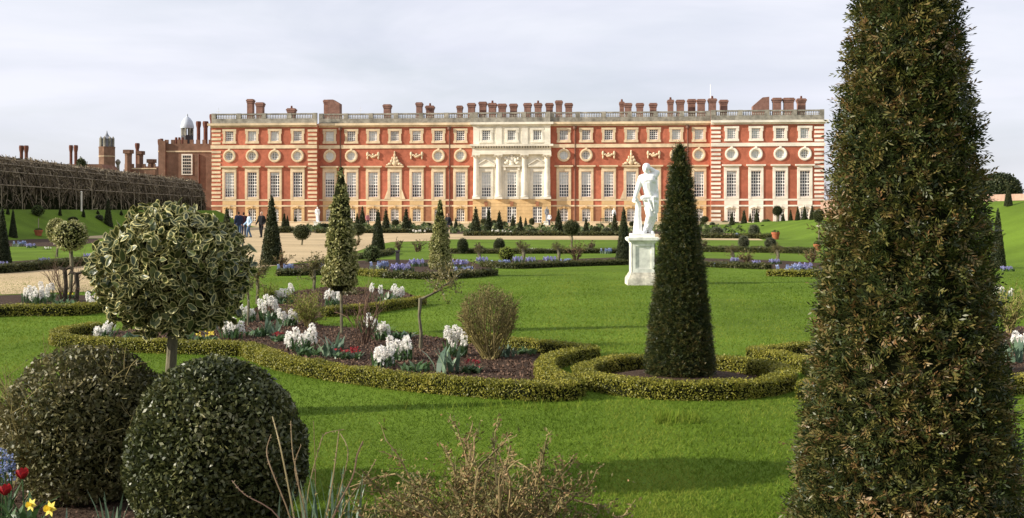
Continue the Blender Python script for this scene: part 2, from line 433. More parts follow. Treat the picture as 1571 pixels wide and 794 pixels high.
def spray(mb, P, N, Ls, k, nl, nw, m=0, rnd=None, up=0.25):
    """yew shoots: a flat two-ranked row of k needles each"""
    n = len(P)
    A = unit(N * 0.75 + rng.normal(size=(n, 3)) * 0.62 + np.array([0, 0, up]))
    S = unit(np.cross(A, rng.normal(size=(n, 3)) * 0.7 + np.array([0, 0, 1.0])))
    B = np.cross(S, A)
    l = Ls * (0.6 + 0.8 * rng.random(n))
    if rnd is None: rnd = rng.random(n)
    t = np.linspace(0.0, 1.0, k)
    side = np.where(np.arange(k) % 2 == 0, 1.0, -1.0)
    base = P[:, None] + A[:, None] * (l[:, None] * t[None])[..., None]
    ang = R(58) - R(28) * t
    D = A[:, None] * np.cos(ang)[None, :, None] + S[:, None] * (np.sin(ang) * side)[None, :, None] + rng.normal(size=(n, k, 3)) * 0.18
    D = unit(D)
    Wd = unit(np.cross(D, B[:, None] + rng.normal(size=(n, k, 3)) * 0.3))
    ll = (nl * (1.05 - 0.35 * t))[None, :, None] * (0.8 + 0.4 * rng.random((n, k, 1)))
    V = np.stack([base, base + D * ll * 0.5 + Wd * nw * 0.5, base + D * ll, base + D * ll * 0.5 - Wd * nw * 0.5], 2)
    rr = np.clip(rnd[:, None] + rng.normal(size=(n, k)) * 0.06, 0, 1)
    mb.quads(V.reshape(-1, 4, 3), m, rr.ravel())

def smooth_path(pts, step=0.08, closed=False):
    P = np.asarray(pts, dtype=float)[:, :2]
    n = len(P)
    out = []
    rngi = range(n if closed else n - 1)
    for i in rngi:
        p0 = P[(i - 1) % n] if closed or i > 0 else P[i] * 2 - P[i + 1]
        p1, p2 = P[i], P[(i + 1) % n]
        p3 = P[(i + 2) % n] if closed or i + 2 < n else P[i + 1] * 2 - P[i]
        k = max(2, int(np.linalg.norm(p2 - p1) / step))
        for t in np.linspace(0, 1, k, endpoint=False):
            out.append(0.5 * (2 * p1 + (p2 - p0) * t + (2 * p0 - 5 * p1 + 4 * p2 - p3) * t * t + (3 * p1 - p0 - 3 * p2 + p3) * t ** 3))
    if not closed: out.append(P[-1])
    return np.array(out)

def hedge(name, pts, w, h, leaf, dens, mat, label, group=None, closed=False, step=0.1, cat="hedge"):
    C = smooth_path(pts, step, closed)
    if closed: C = np.vstack([C, C[:1]])
    T = unit(np.gradient(C, axis=0))
    if closed: T[0] = T[-1] = unit((C[1] - C[-2])[None])[0]
    Nn = np.stack([-T[:, 1], T[:, 0]], -1)
    org = np.array([C[0][0], C[0][1], 0.0])
    mb = MB()
    # core: swept rounded section
    sec = [(-0.5, 0.0), (-0.52, 0.6), (-0.42, 0.92), (0.42, 0.92), (0.52, 0.6), (0.5, 0.0)]
    k = len(sec); n = len(C)
    V = np.zeros((n, k, 3))
    for j, (a, b) in enumerate(sec):
        V[:, j, :2] = C + Nn * (a * (w - leaf * 1.2)); V[:, j, 2] = b * (h - leaf * 0.6)
    i = np.arange(n - 1)[:, None] * k; jj = np.arange(k - 1)[None]
    mb.add(V.reshape(-1, 3), np.stack([i + jj, i + k + jj, i + k + jj + 1, i + jj + 1], -1).reshape(-1, 4), 1)
    if not closed:
        mb.add(V[0], np.arange(k)[::-1], 1); mb.add(V[-1], np.arange(k), 1)
    # leaves
    seg = np.linalg.norm(np.diff(C, axis=0), axis=1); L = seg.sum()
    per = w + 2 * h
    cnt = int(L * per * dens)
    s = rng.random(cnt) * (n - 1)
    # uneven spacing of path points is small, so index sampling is fine
    i0 = np.minimum(s.astype(int), n - 2); f = (s - i0)[:, None]
    c = C[i0] * (1 - f) + C[i0 + 1] * f
    nn = unit(Nn[i0] * (1 - f) + Nn[i0 + 1] * f)
    u = rng.random(cnt) * per
    wob = 1 + 0.05 * np.sin(s * 0.7) + 0.04 * np.sin(s * 1.9 + 1)
    left, top = u < h, (u >= h) & (u < h + w)
    off = np.where(left, -0.5 * w, np.where(top, (u - h) - 0.5 * w, 0.5 * w))
    z = np.where(left, u, np.where(top, h, per - u))
    ed = np.clip((z - h * 0.8) / (h * 0.2), 0, 1)
    off = off * (1 - 0.04 * ed * ~top) * wob
    z = z - top * h * 0.04 * (np.abs(off) / (0.5 * w)) ** 3 + (z > h * 0.5) * h * 0.10 * lump(np.concatenate([c, c[:, :1] * 0], 1), 7.0, 2.0)
    off = off + w * 0.07 * lump(np.concatenate([c, z[:, None] * 3], 1), 6.0, 5.0)
    P = np.concatenate([c + nn * off[:, None], (z * (0.97 + 0.03 * wob))[:, None]], 1)
    N = np.concatenate([nn * np.where(left, -1.0, np.where(top, 0.0, 1.0))[:, None], top[:, None] * 1.0 + 0.15], 1)
    if not closed:
        for e, sg in ((0, -1.0), (n - 1, 1.0)):
            ke = int(w * h * dens)
            q = np.stack([rng.random(ke) - 0.5, rng.random(ke)], -1)
            pe = np.concatenate([C[e] + Nn[e] * (q[:, :1] * w), q[:, 1:] * h], 1)
            P = np.vstack([P, pe]); N = np.vstack([N, np.broadcast_to(np.array([T[e][0] * sg, T[e][1] * sg, 0.1]), (ke, 3))])
    P = P + N * (rng.normal(size=(len(P), 1)) * leaf * 0.45)
    P[:, 2] = np.maximum(P[:, 2], leaf * 0.3)
    leaves(mb, P, N, leaf, leaf * 0.62, 0, None, 0.7, 0.6, 0.3, 0.35, 5.0)
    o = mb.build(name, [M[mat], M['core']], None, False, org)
    return tag(o, label, cat, group)

def pip(P, poly):
    x, y = P[:, 0], P[:, 1]
    poly = np.asarray(poly)[:, :2]
    ins = np.zeros(len(P), dtype=bool)
    j = len(poly) - 1
    for i in range(len(poly)):
        xi, yi = poly[i]; xj, yj = poly[j]
        ins ^= ((yi > y) != (yj > y)) & (x < (xj - xi) * (y - yi) / (yj - yi + 1e-12) + xi)
        j = i
    return ins

def sheet(name, poly, z, mat, skirt=0.0, kind='structure'):
    """flat sheet from a world polygon (x, y)"""
    poly = np.asarray(poly)[:, :2]
    c = np.append(poly.mean(0), 0.0)
    mb = MB()
    area = 0.5 * np.sum(poly[:, 0] * np.roll(poly[:, 1], -1) - np.roll(poly[:, 0], -1) * poly[:, 1])
    if area < 0: poly = poly[::-1]
    mb.add(np.concatenate([poly, np.full((len(poly), 1), z)], 1), np.arange(len(poly)), 0)
    o = mb.build(name, [mat], None, False, c)
    return tag(o, kind=kind)

def branch(mb, p, d, L, r, depth, kids, spread, m=0, droop=0.0, segs=4, sides=4, tips=None, wig=0.18, shrink=0.62):
    pts = [np.array(p, dtype=float)]
    d = np.array(d, dtype=float); d /= np.linalg.norm(d)
    for _ in range(segs):
        d = d + rng.normal(size=3) * wig + np.array([0, 0, -droop]); d /= np.linalg.norm(d)
        pts.append(pts[-1] + d * L / segs)
    mb.tube(pts, np.linspace(r, r * (0.55 if depth else 0.4), segs + 1), sides, m, rng.random())
    if tips is not None and depth <= 1:
        for q in pts[1:]: tips.append((q, d))
    if depth > 0:
        for k in range(kids):
            i = rng.integers(max(1, segs // 2 - 1), segs + 1)
            dd = d + rng.normal(size=3) * spread
            branch(mb, pts[i], dd, L * shrink * (0.7 + 0.6 * rng.random()), r * 0.6, depth - 1, kids, spread, m, droop, segs, max(3, sides - 1), tips, wig, shrink)
# ------------------------------------------------------------------ the garden's ground
TH = R(4.6)
DP = 184.8                                        # distance to the palace front
AX = np.array([math.sin(TH), math.cos(TH)])       # the garden's long axis, away from the camera
def axis_x(x0, d0, d): return x0 + (d - d0) * AX[0] / AX[1]

mb = MB()
xs = np.array([-1500, -600, -250, -120, -60, -30, -12, 0, 12, 30, 60, 120, 250, 600, 1500.0])
ys = np.array([-60, 0, 5, 10, 20, 40, 80, 140, 200, 300, 500, 900, 1800.0])
gx, gy = np.meshgrid(xs, ys)
V = np.stack([gx, gy, np.zeros_like(gx)], -1).reshape(-1, 3)
nx = len(xs)
i, j = np.meshgrid(np.arange(len(ys) - 1), np.arange(nx - 1), indexing='ij')
b = (i * nx + j).ravel()
mb.add(V, np.stack([b, b + 1, b + nx + 1, b + nx], -1), 0)
tag(mb.build('lawn', M['lawn']), kind='structure')

def bank(name, foot, crest, back, dd, hh):
    """grass bank: foot, crest and back are x as functions of distance; hh the height along it"""
    mb = MB()
    n = len(dd)
    rows = []
    for q in np.linspace(0, 1, 9):
        z = q * q * (3 - 2 * q)
        rows.append([(foot(d) * (1 - q) + crest(d) * q, d, max(h * z, -0.02)) for d, h in zip(dd, hh)])
    rows.append([(back(d), d, h) for d, h in zip(dd, hh)])
    V = np.array(rows).reshape(-1, 3)
    i, j = np.meshgrid(np.arange(9), np.arange(n - 1), indexing='ij')
    b = (i * n + j).ravel()
    Fc = np.stack([b, b + n, b + n + 1, b + 1], -1)
    if crest(50) < 0: Fc = Fc[:, ::-1]
    mb.add(V, Fc[:, ::-1], 0)
    tag(mb.build(name, M['lawn'], None, True), kind='structure')
ld = np.linspace(20, 142, 42)
LH = lambda d: np.interp(d, [20, 131, 138, 142], [2.0, 2.0, 0.5, -0.05])
LFOOT = lambda d: axis_x(float(np.interp(d, [80, 120], [-31.0, -35.6])), 85, d)
LCREST = lambda d: axis_x(-37.4, 85, d)
bank('left_grass_bank', LFOOT, LCREST, lambda d: -300.0, ld, LH(ld))
RH = lambda d: np.interp(d, [20, 62, 80, 100, 112, 140, 165], [2.4, 2.4, 1.8, 1.15, 0.9, 0.25, -0.05])
rd = np.linspace(20, 165, 35)
RFOOT = lambda d: 17.6 + 0.01 * (d - 60)
RCREST = lambda d: 26.0
bank('right_grass_bank', RFOOT, RCREST, lambda d: 300.0, rd, RH(rd))
def bank_z(x, d):
    if x < 0:
        q = np.clip((x - LFOOT(d)) / (LCREST(d) - LFOOT(d)), 0, 1); h = float(LH(d))
    else:
        q = np.clip((x - RFOOT(d)) / (RCREST(d) - RFOOT(d)), 0, 1); h = float(RH(d))
    return float(max(0.0, h * q * q * (3 - 2 * q)))

def PX(lst, z=0.0):
    return np.array([G(a, b, z)[:2] for a, b in lst])

# forecourt of gravel in front of the palace, cross path and main path
def ax_pt(s, v):
    """point s metres right of and v metres along the garden axis, from the axis foot abreast of the camera"""
    o = np.array([-DP * math.tan(TH), 0.0])
    return o + AX * v + np.array([AX[1], -AX[0]]) * s
sheet('forecourt_gravel', [ax_pt(-52, 78), ax_pt(25, 75), ax_pt(26, 92), ax_pt(60, 150), ax_pt(60, 186), ax_pt(-52, 186)], 0.004, M['gravel'])
path = [(-160, 428), (0, 416), (300, 388), (330, 368), (400, 362), (480, 362), (690, 363.5), (690, 368.5), (600, 371), (575, 376), (545, 386), (505, 396), (440, 405), (330, 420), (160, 440), (145, 447), (0, 452), (-160, 457)]
sheet('gravel_path', PX(path), 0.008, M['gravel'])
# strips of lawn and planting between the forecourt's paths
sheet('lawn_strip', PX([(690, 358.5), (1250, 358.5), (1250, 352), (690, 352)]), 0.012, M['soil'])
sheet('lawn_strip', PX([(455, 356.5), (675, 356.5), (672, 348.5), (470, 348.5)]), 0.012, M['soil'])
sheet('planting_border', PX([(-40, 378), (90, 378), (150, 372), (150, 366), (-40, 367)]), 0.012, M['soil'])

# planting beds of the near parterre (photo pixels on the ground)
BED_A = [(378, 545), (420, 562), (470, 575), (560, 589), (650, 600), (780, 611), (866, 614), (888, 608), (846, 592), (836, 579), (846, 566), (880, 556), (914, 551),
         (860, 545), (800, 538), (740, 528), (690, 521), (640, 514), (600, 508), (550, 504), (495, 500), (476, 492), (500, 485), (590, 477), (648, 467), (652, 461),
         (620, 448), (560, 441), (500, 440), (450, 448), (410, 460), (385, 478), (372, 500), (372, 530)]
BED_B = [(372, 543), (250, 541), (150, 537), (92, 530), (95, 522), (150, 511), (230, 503), (300, 498), (368, 498)]
BED_F = [(-60, 488), (0, 484), (100, 484), (160, 478), (178, 468), (150, 454), (60, 451), (-60, 456)]
wA, wB, wF = PX(BED_A), PX(BED_B), PX(BED_F)
cxy = np.array([at(1048, 1)[0] * 12.0, 12.0])     # centre of the yew's round bed
def mirror(P):                                     # beds right of the round bed are the mirror image
    u = AX; Q = np.asarray(P)[:, :2] - cxy
    along = Q @ u
    return cxy + 2 * along[:, None] * u[None] - Q
axm = np.array([AX[1], -AX[0]])
CR = 1.05                                          # radius of the round bed
circ = np.array([cxy + CR * np.array([math.cos(a), math.sin(a)]) for a in np.linspace(0, 2 * math.pi, 40, endpoint=False)])
wD = mirror(wA[:23])
wD = np.vstack([wD, mirror(PX([(476, 492), (430, 500), (378, 530)]))])
NEAR = np.array([(-9, 2.2), (2.6, 2.2), (2.4, 4.2), (1.35, 5.2), (0.55, 6.05), (-0.7, 6.35), (-1.6, 6.9), (-2.2, 7.7), (-3.2, 8.3), (-4.6, 8.6), (-9, 8.7)])
for nm, P in (('planting_bed', wA), ('planting_bed', wB), ('planting_bed', wF), ('planting_bed', wD), ('planting_bed', circ), ('planting_bed', NEAR)):
    sheet(nm, P, 0.010, M['soil'])
# far beds
FB1 = PX([(425, 421), (505, 420), (585, 424), (652, 426), (760, 421), (752, 410), (720, 401), (690, 396), (640, 399), (590, 398), (500, 402), (430, 406)])
FB2 = PX([(740, 407), (790, 410), (860, 407), (960, 404), (1080, 407), (1175, 412), (1262, 422), (1262, 404), (1190, 399), (1080, 396), (960, 394), (860, 398), (745, 400)])
FB3 = PX([(690, 389), (960, 388), (960, 382), (690, 382)])
FB4 = PX([(1070, 385), (1250, 388), (1250, 381), (1070, 380)])
FB5 = PX([(-40, 417), (60, 412), (150, 403), (150, 393), (60, 398), (-40, 405)])
for P in (FB1, FB2, FB3, FB4, FB5): sheet('planting_bed', P, 0.010, M['soil'])

# mulch crumbs on the near soil: real little pieces
def crumbs(name, poly, n, size):
    P = np.asarray(poly); lo, hi = P.min(0), P.max(0)
    q = lo + (hi - lo) * rng.random((n * 3, 2)); q = q[pip(q, P)][:n]
    if len(q) == 0: return
    Q = np.concatenate([q, 0.012 + rng.random((len(q), 1)) * size * 0.5], 1)
    mb = MB(); leaves(mb, Q, np.tile([0.0, 0.0, 1.0], (len(Q), 1)), size, size * 0.6, 0, None, 0.7, 0.9, 0.1)
    tag(mb.build(name, M['brown_twig'], org=np.append(P.mean(0), 0)), kind='stuff')
crumbs('bark_mulch', wA, 16000, 0.035)
crumbs('bark_mulch', wB, 4000, 0.04)
crumbs('bark_mulch', circ, 5000, 0.028)
crumbs('bark_mulch', NEAR[:, :2], 26000, 0.025)
crumbs('bark_mulch', wD, 5000, 0.035)

# ------------------------------------------------------------------ grass blades on the near lawn
n = 520000
d = 6.0 + (40.0 - 6.0) * rng.random(n) ** 2.0
hw = 0.58 * d
q = np.stack([(rng.random(n) * 2 - 1) * hw, d], -1)
bad = np.zeros(n, dtype=bool)
for P in (wA, wB, wF, wD, circ, NEAR): bad |= pip(q, P)
q = q[~bad]; n = len(q)
L = (0.012 + 0.014 * rng.random(n)) * np.clip((41 - q[:, 1]) / 14, 0.15, 1) * (0.75 + 0.5 * (lump(np.concatenate([q, q[:, :1] * 0], 1), 1.1) * 0.5 + 0.5))
w = 0.003 + 0.0004 * q[:, 1]
a = rng.random(n) * 2 * math.pi
B = np.concatenate([q, np.zeros((n, 1))], 1)
S = np.stack([np.cos(a), np.sin(a), np.zeros(n)], -1) * (w * 0.5)[:, None]
lean = rng.normal(size=(n, 2)) * 0.8
T = B + np.concatenate([lean, np.ones((n, 1))], 1) * L[:, None]
V = np.stack([B - S, B + S, T + S * 0.3, T - S * 0.3], 1)
rnd = np.clip(0.45 + 0.22 * rng.normal(size=n) + 0.24 * lump(B, 0.6) + 0.22 * lump(B, 2.3, 4) + 0.10 * np.sign(np.sin((q @ np.array([AX[1], -AX[0]])) * 5.2)), 0, 1)
mb = MB(); mb.quads(V, 0, rnd)
# a few longer tufts at the hedge feet and on the lawn
tp = np.array([G(1000 + 75 * rng.random(), 641 + 10 * rng.random()) for _ in range(260)] + [G(600 + 300 * rng.random(), 622 + 8 * rng.random()) for _ in range(160)])
k = len(tp); L = 0.05 + 0.06 * rng.random(k); a = rng.random(k) * 6.28
S = np.stack([np.cos(a), np.sin(a), np.zeros(k)], -1) * 0.004
T = tp + np.concatenate([rng.normal(size=(k, 2)) * 0.35, np.ones((k, 1))], 1) * L[:, None]
mb.quads(np.stack([tp - S, tp + S, T + S * 0.2, T - S * 0.2], 1), 0, 0.5 + 0.5 * rng.random(k))
tag(mb.build('lawn_grass', M['grass']), kind='stuff')

# ------------------------------------------------------------------ the palace
pal = empty('palace', (0, DP, 0), -TH)
tag(pal, 'long red brick palace with pale stone window frames, quoins, central stone portico and balustraded roof', 'palace')
def to_local(px): return (px - CX) * DP / (F * math.cos(TH) + (px - CX) * math.sin(TH))
def to_px(x): return CX + F * x * math.cos(TH) / (DP - x * math.sin(TH))
WING = [8.4 + 3.6 * k for k in range(7)]
PAV = [35.0, 38.8, 42.6, 46.4]
XE, XP, XC = 49.4, 31.8, 6.2                       # ends of palace, pavilion edges, portico edges
YP, YC = -1.35, -0.45                              # how far pavilions and portico stand forward
TH_W = 0.5

def wall_grid(mb, x0, x1, z0, z1, yf, ops, m):
    zs = sorted({z0, z1, *[z for o in ops for z in (o[2], o[3]) if z0 < z < z1]})
    for za, zb in zip(zs[:-1], zs[1:]):
        cut = sorted((max(o[0], x0), min(o[1], x1)) for o in ops if o[2] <= za + 1e-6 and o[3] >= zb - 1e-6 and o[1] > x0 and o[0] < x1)
        x = x0
        for a, b in cut:
            if a > x + 1e-6: mb.box(x, a, yf, yf + TH_W, za, zb, m)
            x = b
        if x < x1 - 1e-6: mb.box(x, x1, yf, yf + TH_W, za, zb, m)

def openings(x, rnd_win=True):
    o = [(x - 0.68, x + 0.68, 13.45, 15.05), (x - 0.77, x + 0.77, 4.26, 8.33), (x - 0.66, x + 0.66, 0.07, 2.5)]
    if rnd_win: o.append((x - 0.7, x + 0.7, 10.29, 11.69))
    return o

ZB = 2.95
secs = []
for s in (-1, 1):
    for a, b, yf, cs, rr in ((XP, XE, YP, PAV, [1, 1, 1, 1]), (XC, XP, 0.0, WING, [1, 1, 0, 0, 0, 1, 1])):
        x0, x1 = (a, b) if s > 0 else (-b, -a)
        ops = []
        for c, r in zip(cs, rr): ops += openings(c * s, bool(r))
        secs.append((x0, x1, yf, ops))
up, low = MB(), MB()
for x0, x1, yf, ops in secs:
    wall_grid(up, x0, x1, ZB, 16.2, yf, ops, 0)
    wall_grid(low, x0, x1, 0.0, ZB, yf, ops, 0)
# sides, back, returns of the pavilions
for s in (-1, 1):
    xo = XE * s
    up.box(min(xo, xo - s * 0.5), max(xo, xo - s * 0.5), YP + TH_W, 16.0, ZB, 16.2); low.box(min(xo, xo - s * 0.5), max(xo, xo - s * 0.5), YP + TH_W, 16.0, 0, ZB)
    xi = XP * s
    up.box(min(xi, xi + s * 0.5), max(xi, xi + s * 0.5), YP + TH_W, 3.0, ZB, 16.2); low.box(min(xi, xi + s * 0.5), max(xi, xi + s * 0.5), YP + TH_W, 3.0, 0, ZB)
up.box(-XE + 0.5, XE - 0.5, 15.5, 16.0, 0, 16.2)
up.build('upper_wall', M['brick'], pal); low.build('ground_floor_wall', M['brick_low'], pal)
# portico face: pale above, yellow sandstone below
mb = MB(); opsC = []
for x in (-4.15, 0.0, 4.15): opsC += [(x - 0.68, x + 0.68, 13.45, 15.05), (x - 0.77, x + 0.77, 4.26, 8.33), (x - 0.75, x + 0.75, 0.07, 2.7)]
wall_grid(mb, -XC, XC, 3.9, 16.2, YC, opsC, 0)
mb.build('portico_wall', M['ivory'], pal)
mb = MB()
zc = [0, 0.5, 1.0, 1.5, 2.0, 2.7, 3.2, 3.88]
for za, zb in zip(zc[:-1], zc[1:]):
    wall_grid(mb, -XC - 0.12, XC + 0.12, za + 0.03, zb, YC - 0.16, opsC, 0)
wall_grid(mb, -XC, XC, 0, 3.88, YC - 0.08, opsC, 0)
mb.build('portico_ground_floor', M['yellow'], pal)
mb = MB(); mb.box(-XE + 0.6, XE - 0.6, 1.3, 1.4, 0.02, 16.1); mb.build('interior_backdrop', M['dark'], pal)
mb = MB(); mb.box(-XE + 0.2, XE - 0.2, 0.55, 15.8, 16.22, 16.35); mb.build('roof', M['lead'], pal)

# horizontal bands
def band(name, z0, z1, pr, mat, portico=True, skip_pav=None):
    for s in (-1, 1):
        mb = MB()
        a, b = sorted((s * (XP - 0.02), s * (XE + pr))); mb.box(a, b, YP - pr, YP + 0.1, z0, z1)
        mb.build(name, M['pale'] if (s > 0 and mat == 'cream') else M[mat], pal)
        mb = MB()
        a, b = sorted((s * XC, s * XP)); mb.box(a, b, -pr, 0.1, z0, z1); mb.build(name, M[mat], pal)
    if portico:
        mb = MB(); mb.box(-XC - pr, XC + pr, YC - pr, YC + 0.1, z0, z1); mb.build(name, M['ivory'], pal)
band('cornice', 15.95, 16.32, 0.55, 'cream')
band('bed_mould', 15.68, 15.93, 0.18, 'cream')
band('string_course', 12.2, 12.75, 0.14, 'cream', False)
band('sill_band', 3.62, 3.9, 0.08, 'cream', False)
band('floor_band', 2.70, 2.94, 0.08, 'cream', False)
band('plinth', -0.1, 0.3, 0.12, 'cream', False)

# balustrade
for s, x0, x1, yf in ((-1, -XE, -XP, YP), (1, XP, XE, YP), (-1, -XP, -XC, 0.0), (1, XC, XP, 0.0), (0, -XC, XC, YC)):
    mb = MB()
    mb.box(x0, x1, yf - 0.05, yf + 0.35, 16.33, 17.12)
    mb.box(x0, x1, yf - 0.04, yf + 0.32, 17.72, 17.95)
    npier = max(2, round((x1 - x0) / 4.2) + 1)
    px_ = np.linspace(x0 + 0.35, x1 - 0.35, npier)
    for p in px_: mb.box(p - 0.35, p + 0.35, yf - 0.08, yf + 0.36, 17.12, 17.98)
    for pa, pb in zip(px_[:-1], px_[1:]):
        for t in np.arange(pa + 0.5, pb - 0.4, 0.27):
            mb.lathe([(0.05, 17.12), (0.095, 17.3), (0.05, 17.55), (0.07, 17.72)], 6, (t, yf + 0.14, 0))
    mb.build('balustrade', M['grey'], pal)

# quoins: alternating cream blocks at the pavilions' corners
for s in (-1, 1):
    for xc in (XE - 0.78, XP + 0.74):
        for za, n_ in ((0.42, 3), (4.12, 12), (12.92, 4)):
            mb = MB()
            for k in range(n_):
                hwid = 0.78 if k % 2 else 0.72
                mb.box(s * xc - hwid, s * xc + hwid, YP - 0.09, YP + 0.05, za + 0.668 * k, za + 0.668 * k + 0.36)
            mb.build('quoin_strip', M['pale'] if s > 0 else M['cream'], pal)

# windows: meshes made once per kind, then shared
def sash(x, z0, z1, nx_, nz_, bar=0.05, mull=False, round_r=None):
    mb = MB()
    if round_r:
        seg = 24
        a = np.linspace(0, 2 * math.pi, seg, endpoint=False)
        zc_ = (z0 + z1) / 2
        for i in range(seg):
            a0, a1 = a[i], a[(i + 1) % seg]
            P = [(round_r * math.cos(t) * f, zc_ + round_r * math.sin(t) * f) for t, f in ((a0, .86), (a0, 1.02), (a1, 1.02), (a1, .86))]
            mb.prism(P, 0.16, 0.24)
        for k in range(1, nx_):
            x_ = -round_r + 2 * round_r * k / nx_
            h_ = math.sqrt(max(0, round_r ** 2 - x_ ** 2)) * 0.9
            mb.box(x_ - bar / 2, x_ + bar / 2, 0.17, 0.22, zc_ - h_, zc_ + h_)
            mb.box(-h_, h_, 0.165, 0.215, zc_ + x_ - bar / 2, zc_ + x_ + bar / 2)
        return mb
    fr = 0.09
    mb.box(-x, -x + fr, 0.15, 0.26, z0, z1); mb.box(x - fr, x, 0.15, 0.26, z0, z1)
    mb.box(-x + fr, x - fr, 0.15, 0.26, z0, z0 + fr); mb.box(-x + fr, x - fr, 0.15, 0.26, z1 - fr, z1)
    for k in range(1, nx_):
        x_ = -x + 2 * x * k / nx_
        wv = bar * (2.6 if mull and k == nx_ // 2 else 1)
        mb.box(x_ - wv / 2, x_ + wv / 2, 0.165, 0.225, z0 + fr, z1 - fr)
    for k in range(1, nz_):
        z_ = z0 + (z1 - z0) * k / nz_
        wv = bar * (1.7 if k == nz_ // 2 else 1)
        mb.box(-x + fr, x - fr, 0.17, 0.22, z_ - wv / 2, z_ + wv / 2)
    return mb

def ring(mb, r0, r1, zc_, y0, y1, seg=28):
    a = np.linspace(0, 2 * math.pi, seg + 1)
    for i in range(seg):
        mb.prism([(r * math.cos(t), zc_ + r * math.sin(t)) for t, r in ((a[i], r0), (a[i], r1), (a[i + 1], r1), (a[i + 1], r0))], y0, y1)

def surround(kind):
    mb = MB()
    if kind == 'attic':
        for sx in (-1, 1):
            a, b = sorted((sx * 0.69, sx * 1.04)); mb.box(a, b, -0.12, 0.1, 13.2, 15.06)
        mb.box(-1.16, 1.16, -0.14, 0.1, 15.07, 15.42); mb.box(-1.16, 1.16, -0.16, 0.1, 13.02, 13.2)
        mb.box(-0.68, 0.68, -0.09, 0.1, 13.2, 13.44)
        for sx in (-1, 1):
            a, b = sorted((sx * 1.05, sx * 1.15)); mb.box(a, b, -0.115, 0.1, 14.6, 15.06); mb.box(a, b, -0.115, 0.1, 13.2, 13.4)
    elif kind == 'round':
        ring(mb, 0.7, 1.06, 10.99, -0.13, 0.1); ring(mb, 0.82, 0.95, 10.99, -0.18, -0.12)
        mb.box(-0.16, 0.16, -0.2, 0.0, 11.85, 12.18)
    elif kind == 'main':
        for sx in (-1, 1):
            a, b = sorted((sx * 0.78, sx * 1.12)); mb.box(a, b, -0.13, 0.12, 3.92, 8.34)
            a, b = sorted((sx * 1.13, sx * 1.2)); mb.box(a, b, -0.07, 0.1, 3.92, 8.9)
        mb.box(-1.12, 1.12, -0.14, 0.12, 8.35, 8.78); mb.box(-1.12, 1.12, -0.08, 0.1, 8.78, 9.02)
        mb.box(-0.77, 0.77, -0.1, 0.12, 3.92, 4.25)
    elif kind == 'ground':
        for sx in (-1, 1):
            a, b = sorted((sx * 0.67, sx * 1.14)); mb.box(a, b, -0.12, 0.12, 0.31, 2.1)
        n_ = 10
        arc = [(0.67 * t, 2.1 + 0.28 * (1 - t * t)) for t in np.linspace(-1, 1, n_)]
        for (xa, za), (xb, zb) in zip(arc[:-1], arc[1:]): mb.prism([(xa, za), (xb, zb), (xb, 2.69), (xa, 2.69)], -0.12, 0.12)
        for sx in (-1, 1):
            a, b = sorted((sx * 0.67, sx * 1.14)); mb.box(a, b, -0.12, 0.12, 2.1, 2.69)
        mb.box(-1.14, 1.14, -0.1, 0.1, 2.955, 3.61)
    return mb

def hood(kind):
    mb = MB()
    if kind == 'main': mb.box(-1.5, 1.5, -0.42, 0.05, 9.12, 9.34); mb.box(-1.36, 1.36, -0.25, 0.05, 9.03, 9.12)
    if kind == 'ground':
        arc = [(0.95 * t, 2.34 + 0.27 * (1 - t * t)) for t in np.linspace(-1, 1, 9)]
        for (xa, za), (xb, zb) in zip(arc[:-1], arc[1:]): mb.prism([(xa, za), (xb, zb), (xb, zb + 0.1), (xa, za + 0.1)], -0.26, -0.11)
        mb.prism([(-0.13, 2.44), (0.13, 2.44), (0.2, 2.85), (-0.2, 2.85)], -0.3, -0.11)
    return mb

SASH = {'attic': sash(0.68, 13.45, 15.05, 4, 5, 0.08).mesh('window', M['white']),
        'round': sash(0, 10.29, 11.69, 5, 5, 0.075, round_r=0.7).mesh('window', M['white']),
        'main': sash(0.77, 4.26, 8.33, 4, 8, 0.095).mesh('window', M['white']),
        'ground': sash(0.66, 0.07, 2.5, 4, 5, 0.09, True).mesh('window', M['white']),
        'pground': sash(0.75, 0.07, 2.7, 4, 5, 0.09, True).mesh('window', M['white'])}
GLASS = {}
for k, (x, z0, z1) in {'attic': (0.66, 13.47, 15.03), 'round': (0.69, 10.3, 11.68), 'main': (0.75, 4.28, 8.31), 'ground': (0.64, 0.09, 2.48), 'pground': (0.73, 0.09, 2.68)}.items():
    mb = MB(); mb.add([(-x, 0.245, z0), (x, 0.245, z0), (x, 0.245, z1), (-x, 0.245, z1)], [0, 1, 2, 3]); GLASS[k] = mb.mesh('glass', M['glass'])
    GLASS[k + 'z'] = (x, z0, z1)
SUR = {(k, m): surround(k).mesh('surround', M[m]) for k in ('attic', 'round', 'main', 'ground') for m in ('cream', 'pale', 'ivory', 'yellow') }
HOOD = {(k, m): hood(k).mesh('hood', M[m]) for k in ('main', 'ground') for m in ('cream', 'pale', 'yellow')}
BL = {}
def blind_mesh(kind, f):
    key = (kind, round(f, 1))
    if key not in BL:
        x, z0, z1 = GLASS[kind + 'z']; mb = MB()
        zb = z1 - (z1 - z0) * key[1]
        mb.add([(-x, 0.27, zb), (x, 0.27, zb), (x, 0.27, z1), (-x, 0.27, z1)], [0, 1, 2, 3]); BL[key] = mb.mesh('blind', M['blind'])
    return BL[key]
def window(kind, x, yf, stone, blind=0.0, hoodm=None, sur=True):
    w = link_mesh('window', SASH[kind], pal, (x, yf, 0))
    link_mesh('glass', GLASS[kind], w)
    if blind > 0.05: link_mesh('blind', blind_mesh(kind, blind), w)
    if sur: link_mesh('surround', SUR[(kind, stone)], w)
    if hoodm: link_mesh('hood', HOOD[(kind, hoodm)], w)
    return w
BR = random.Random(3)
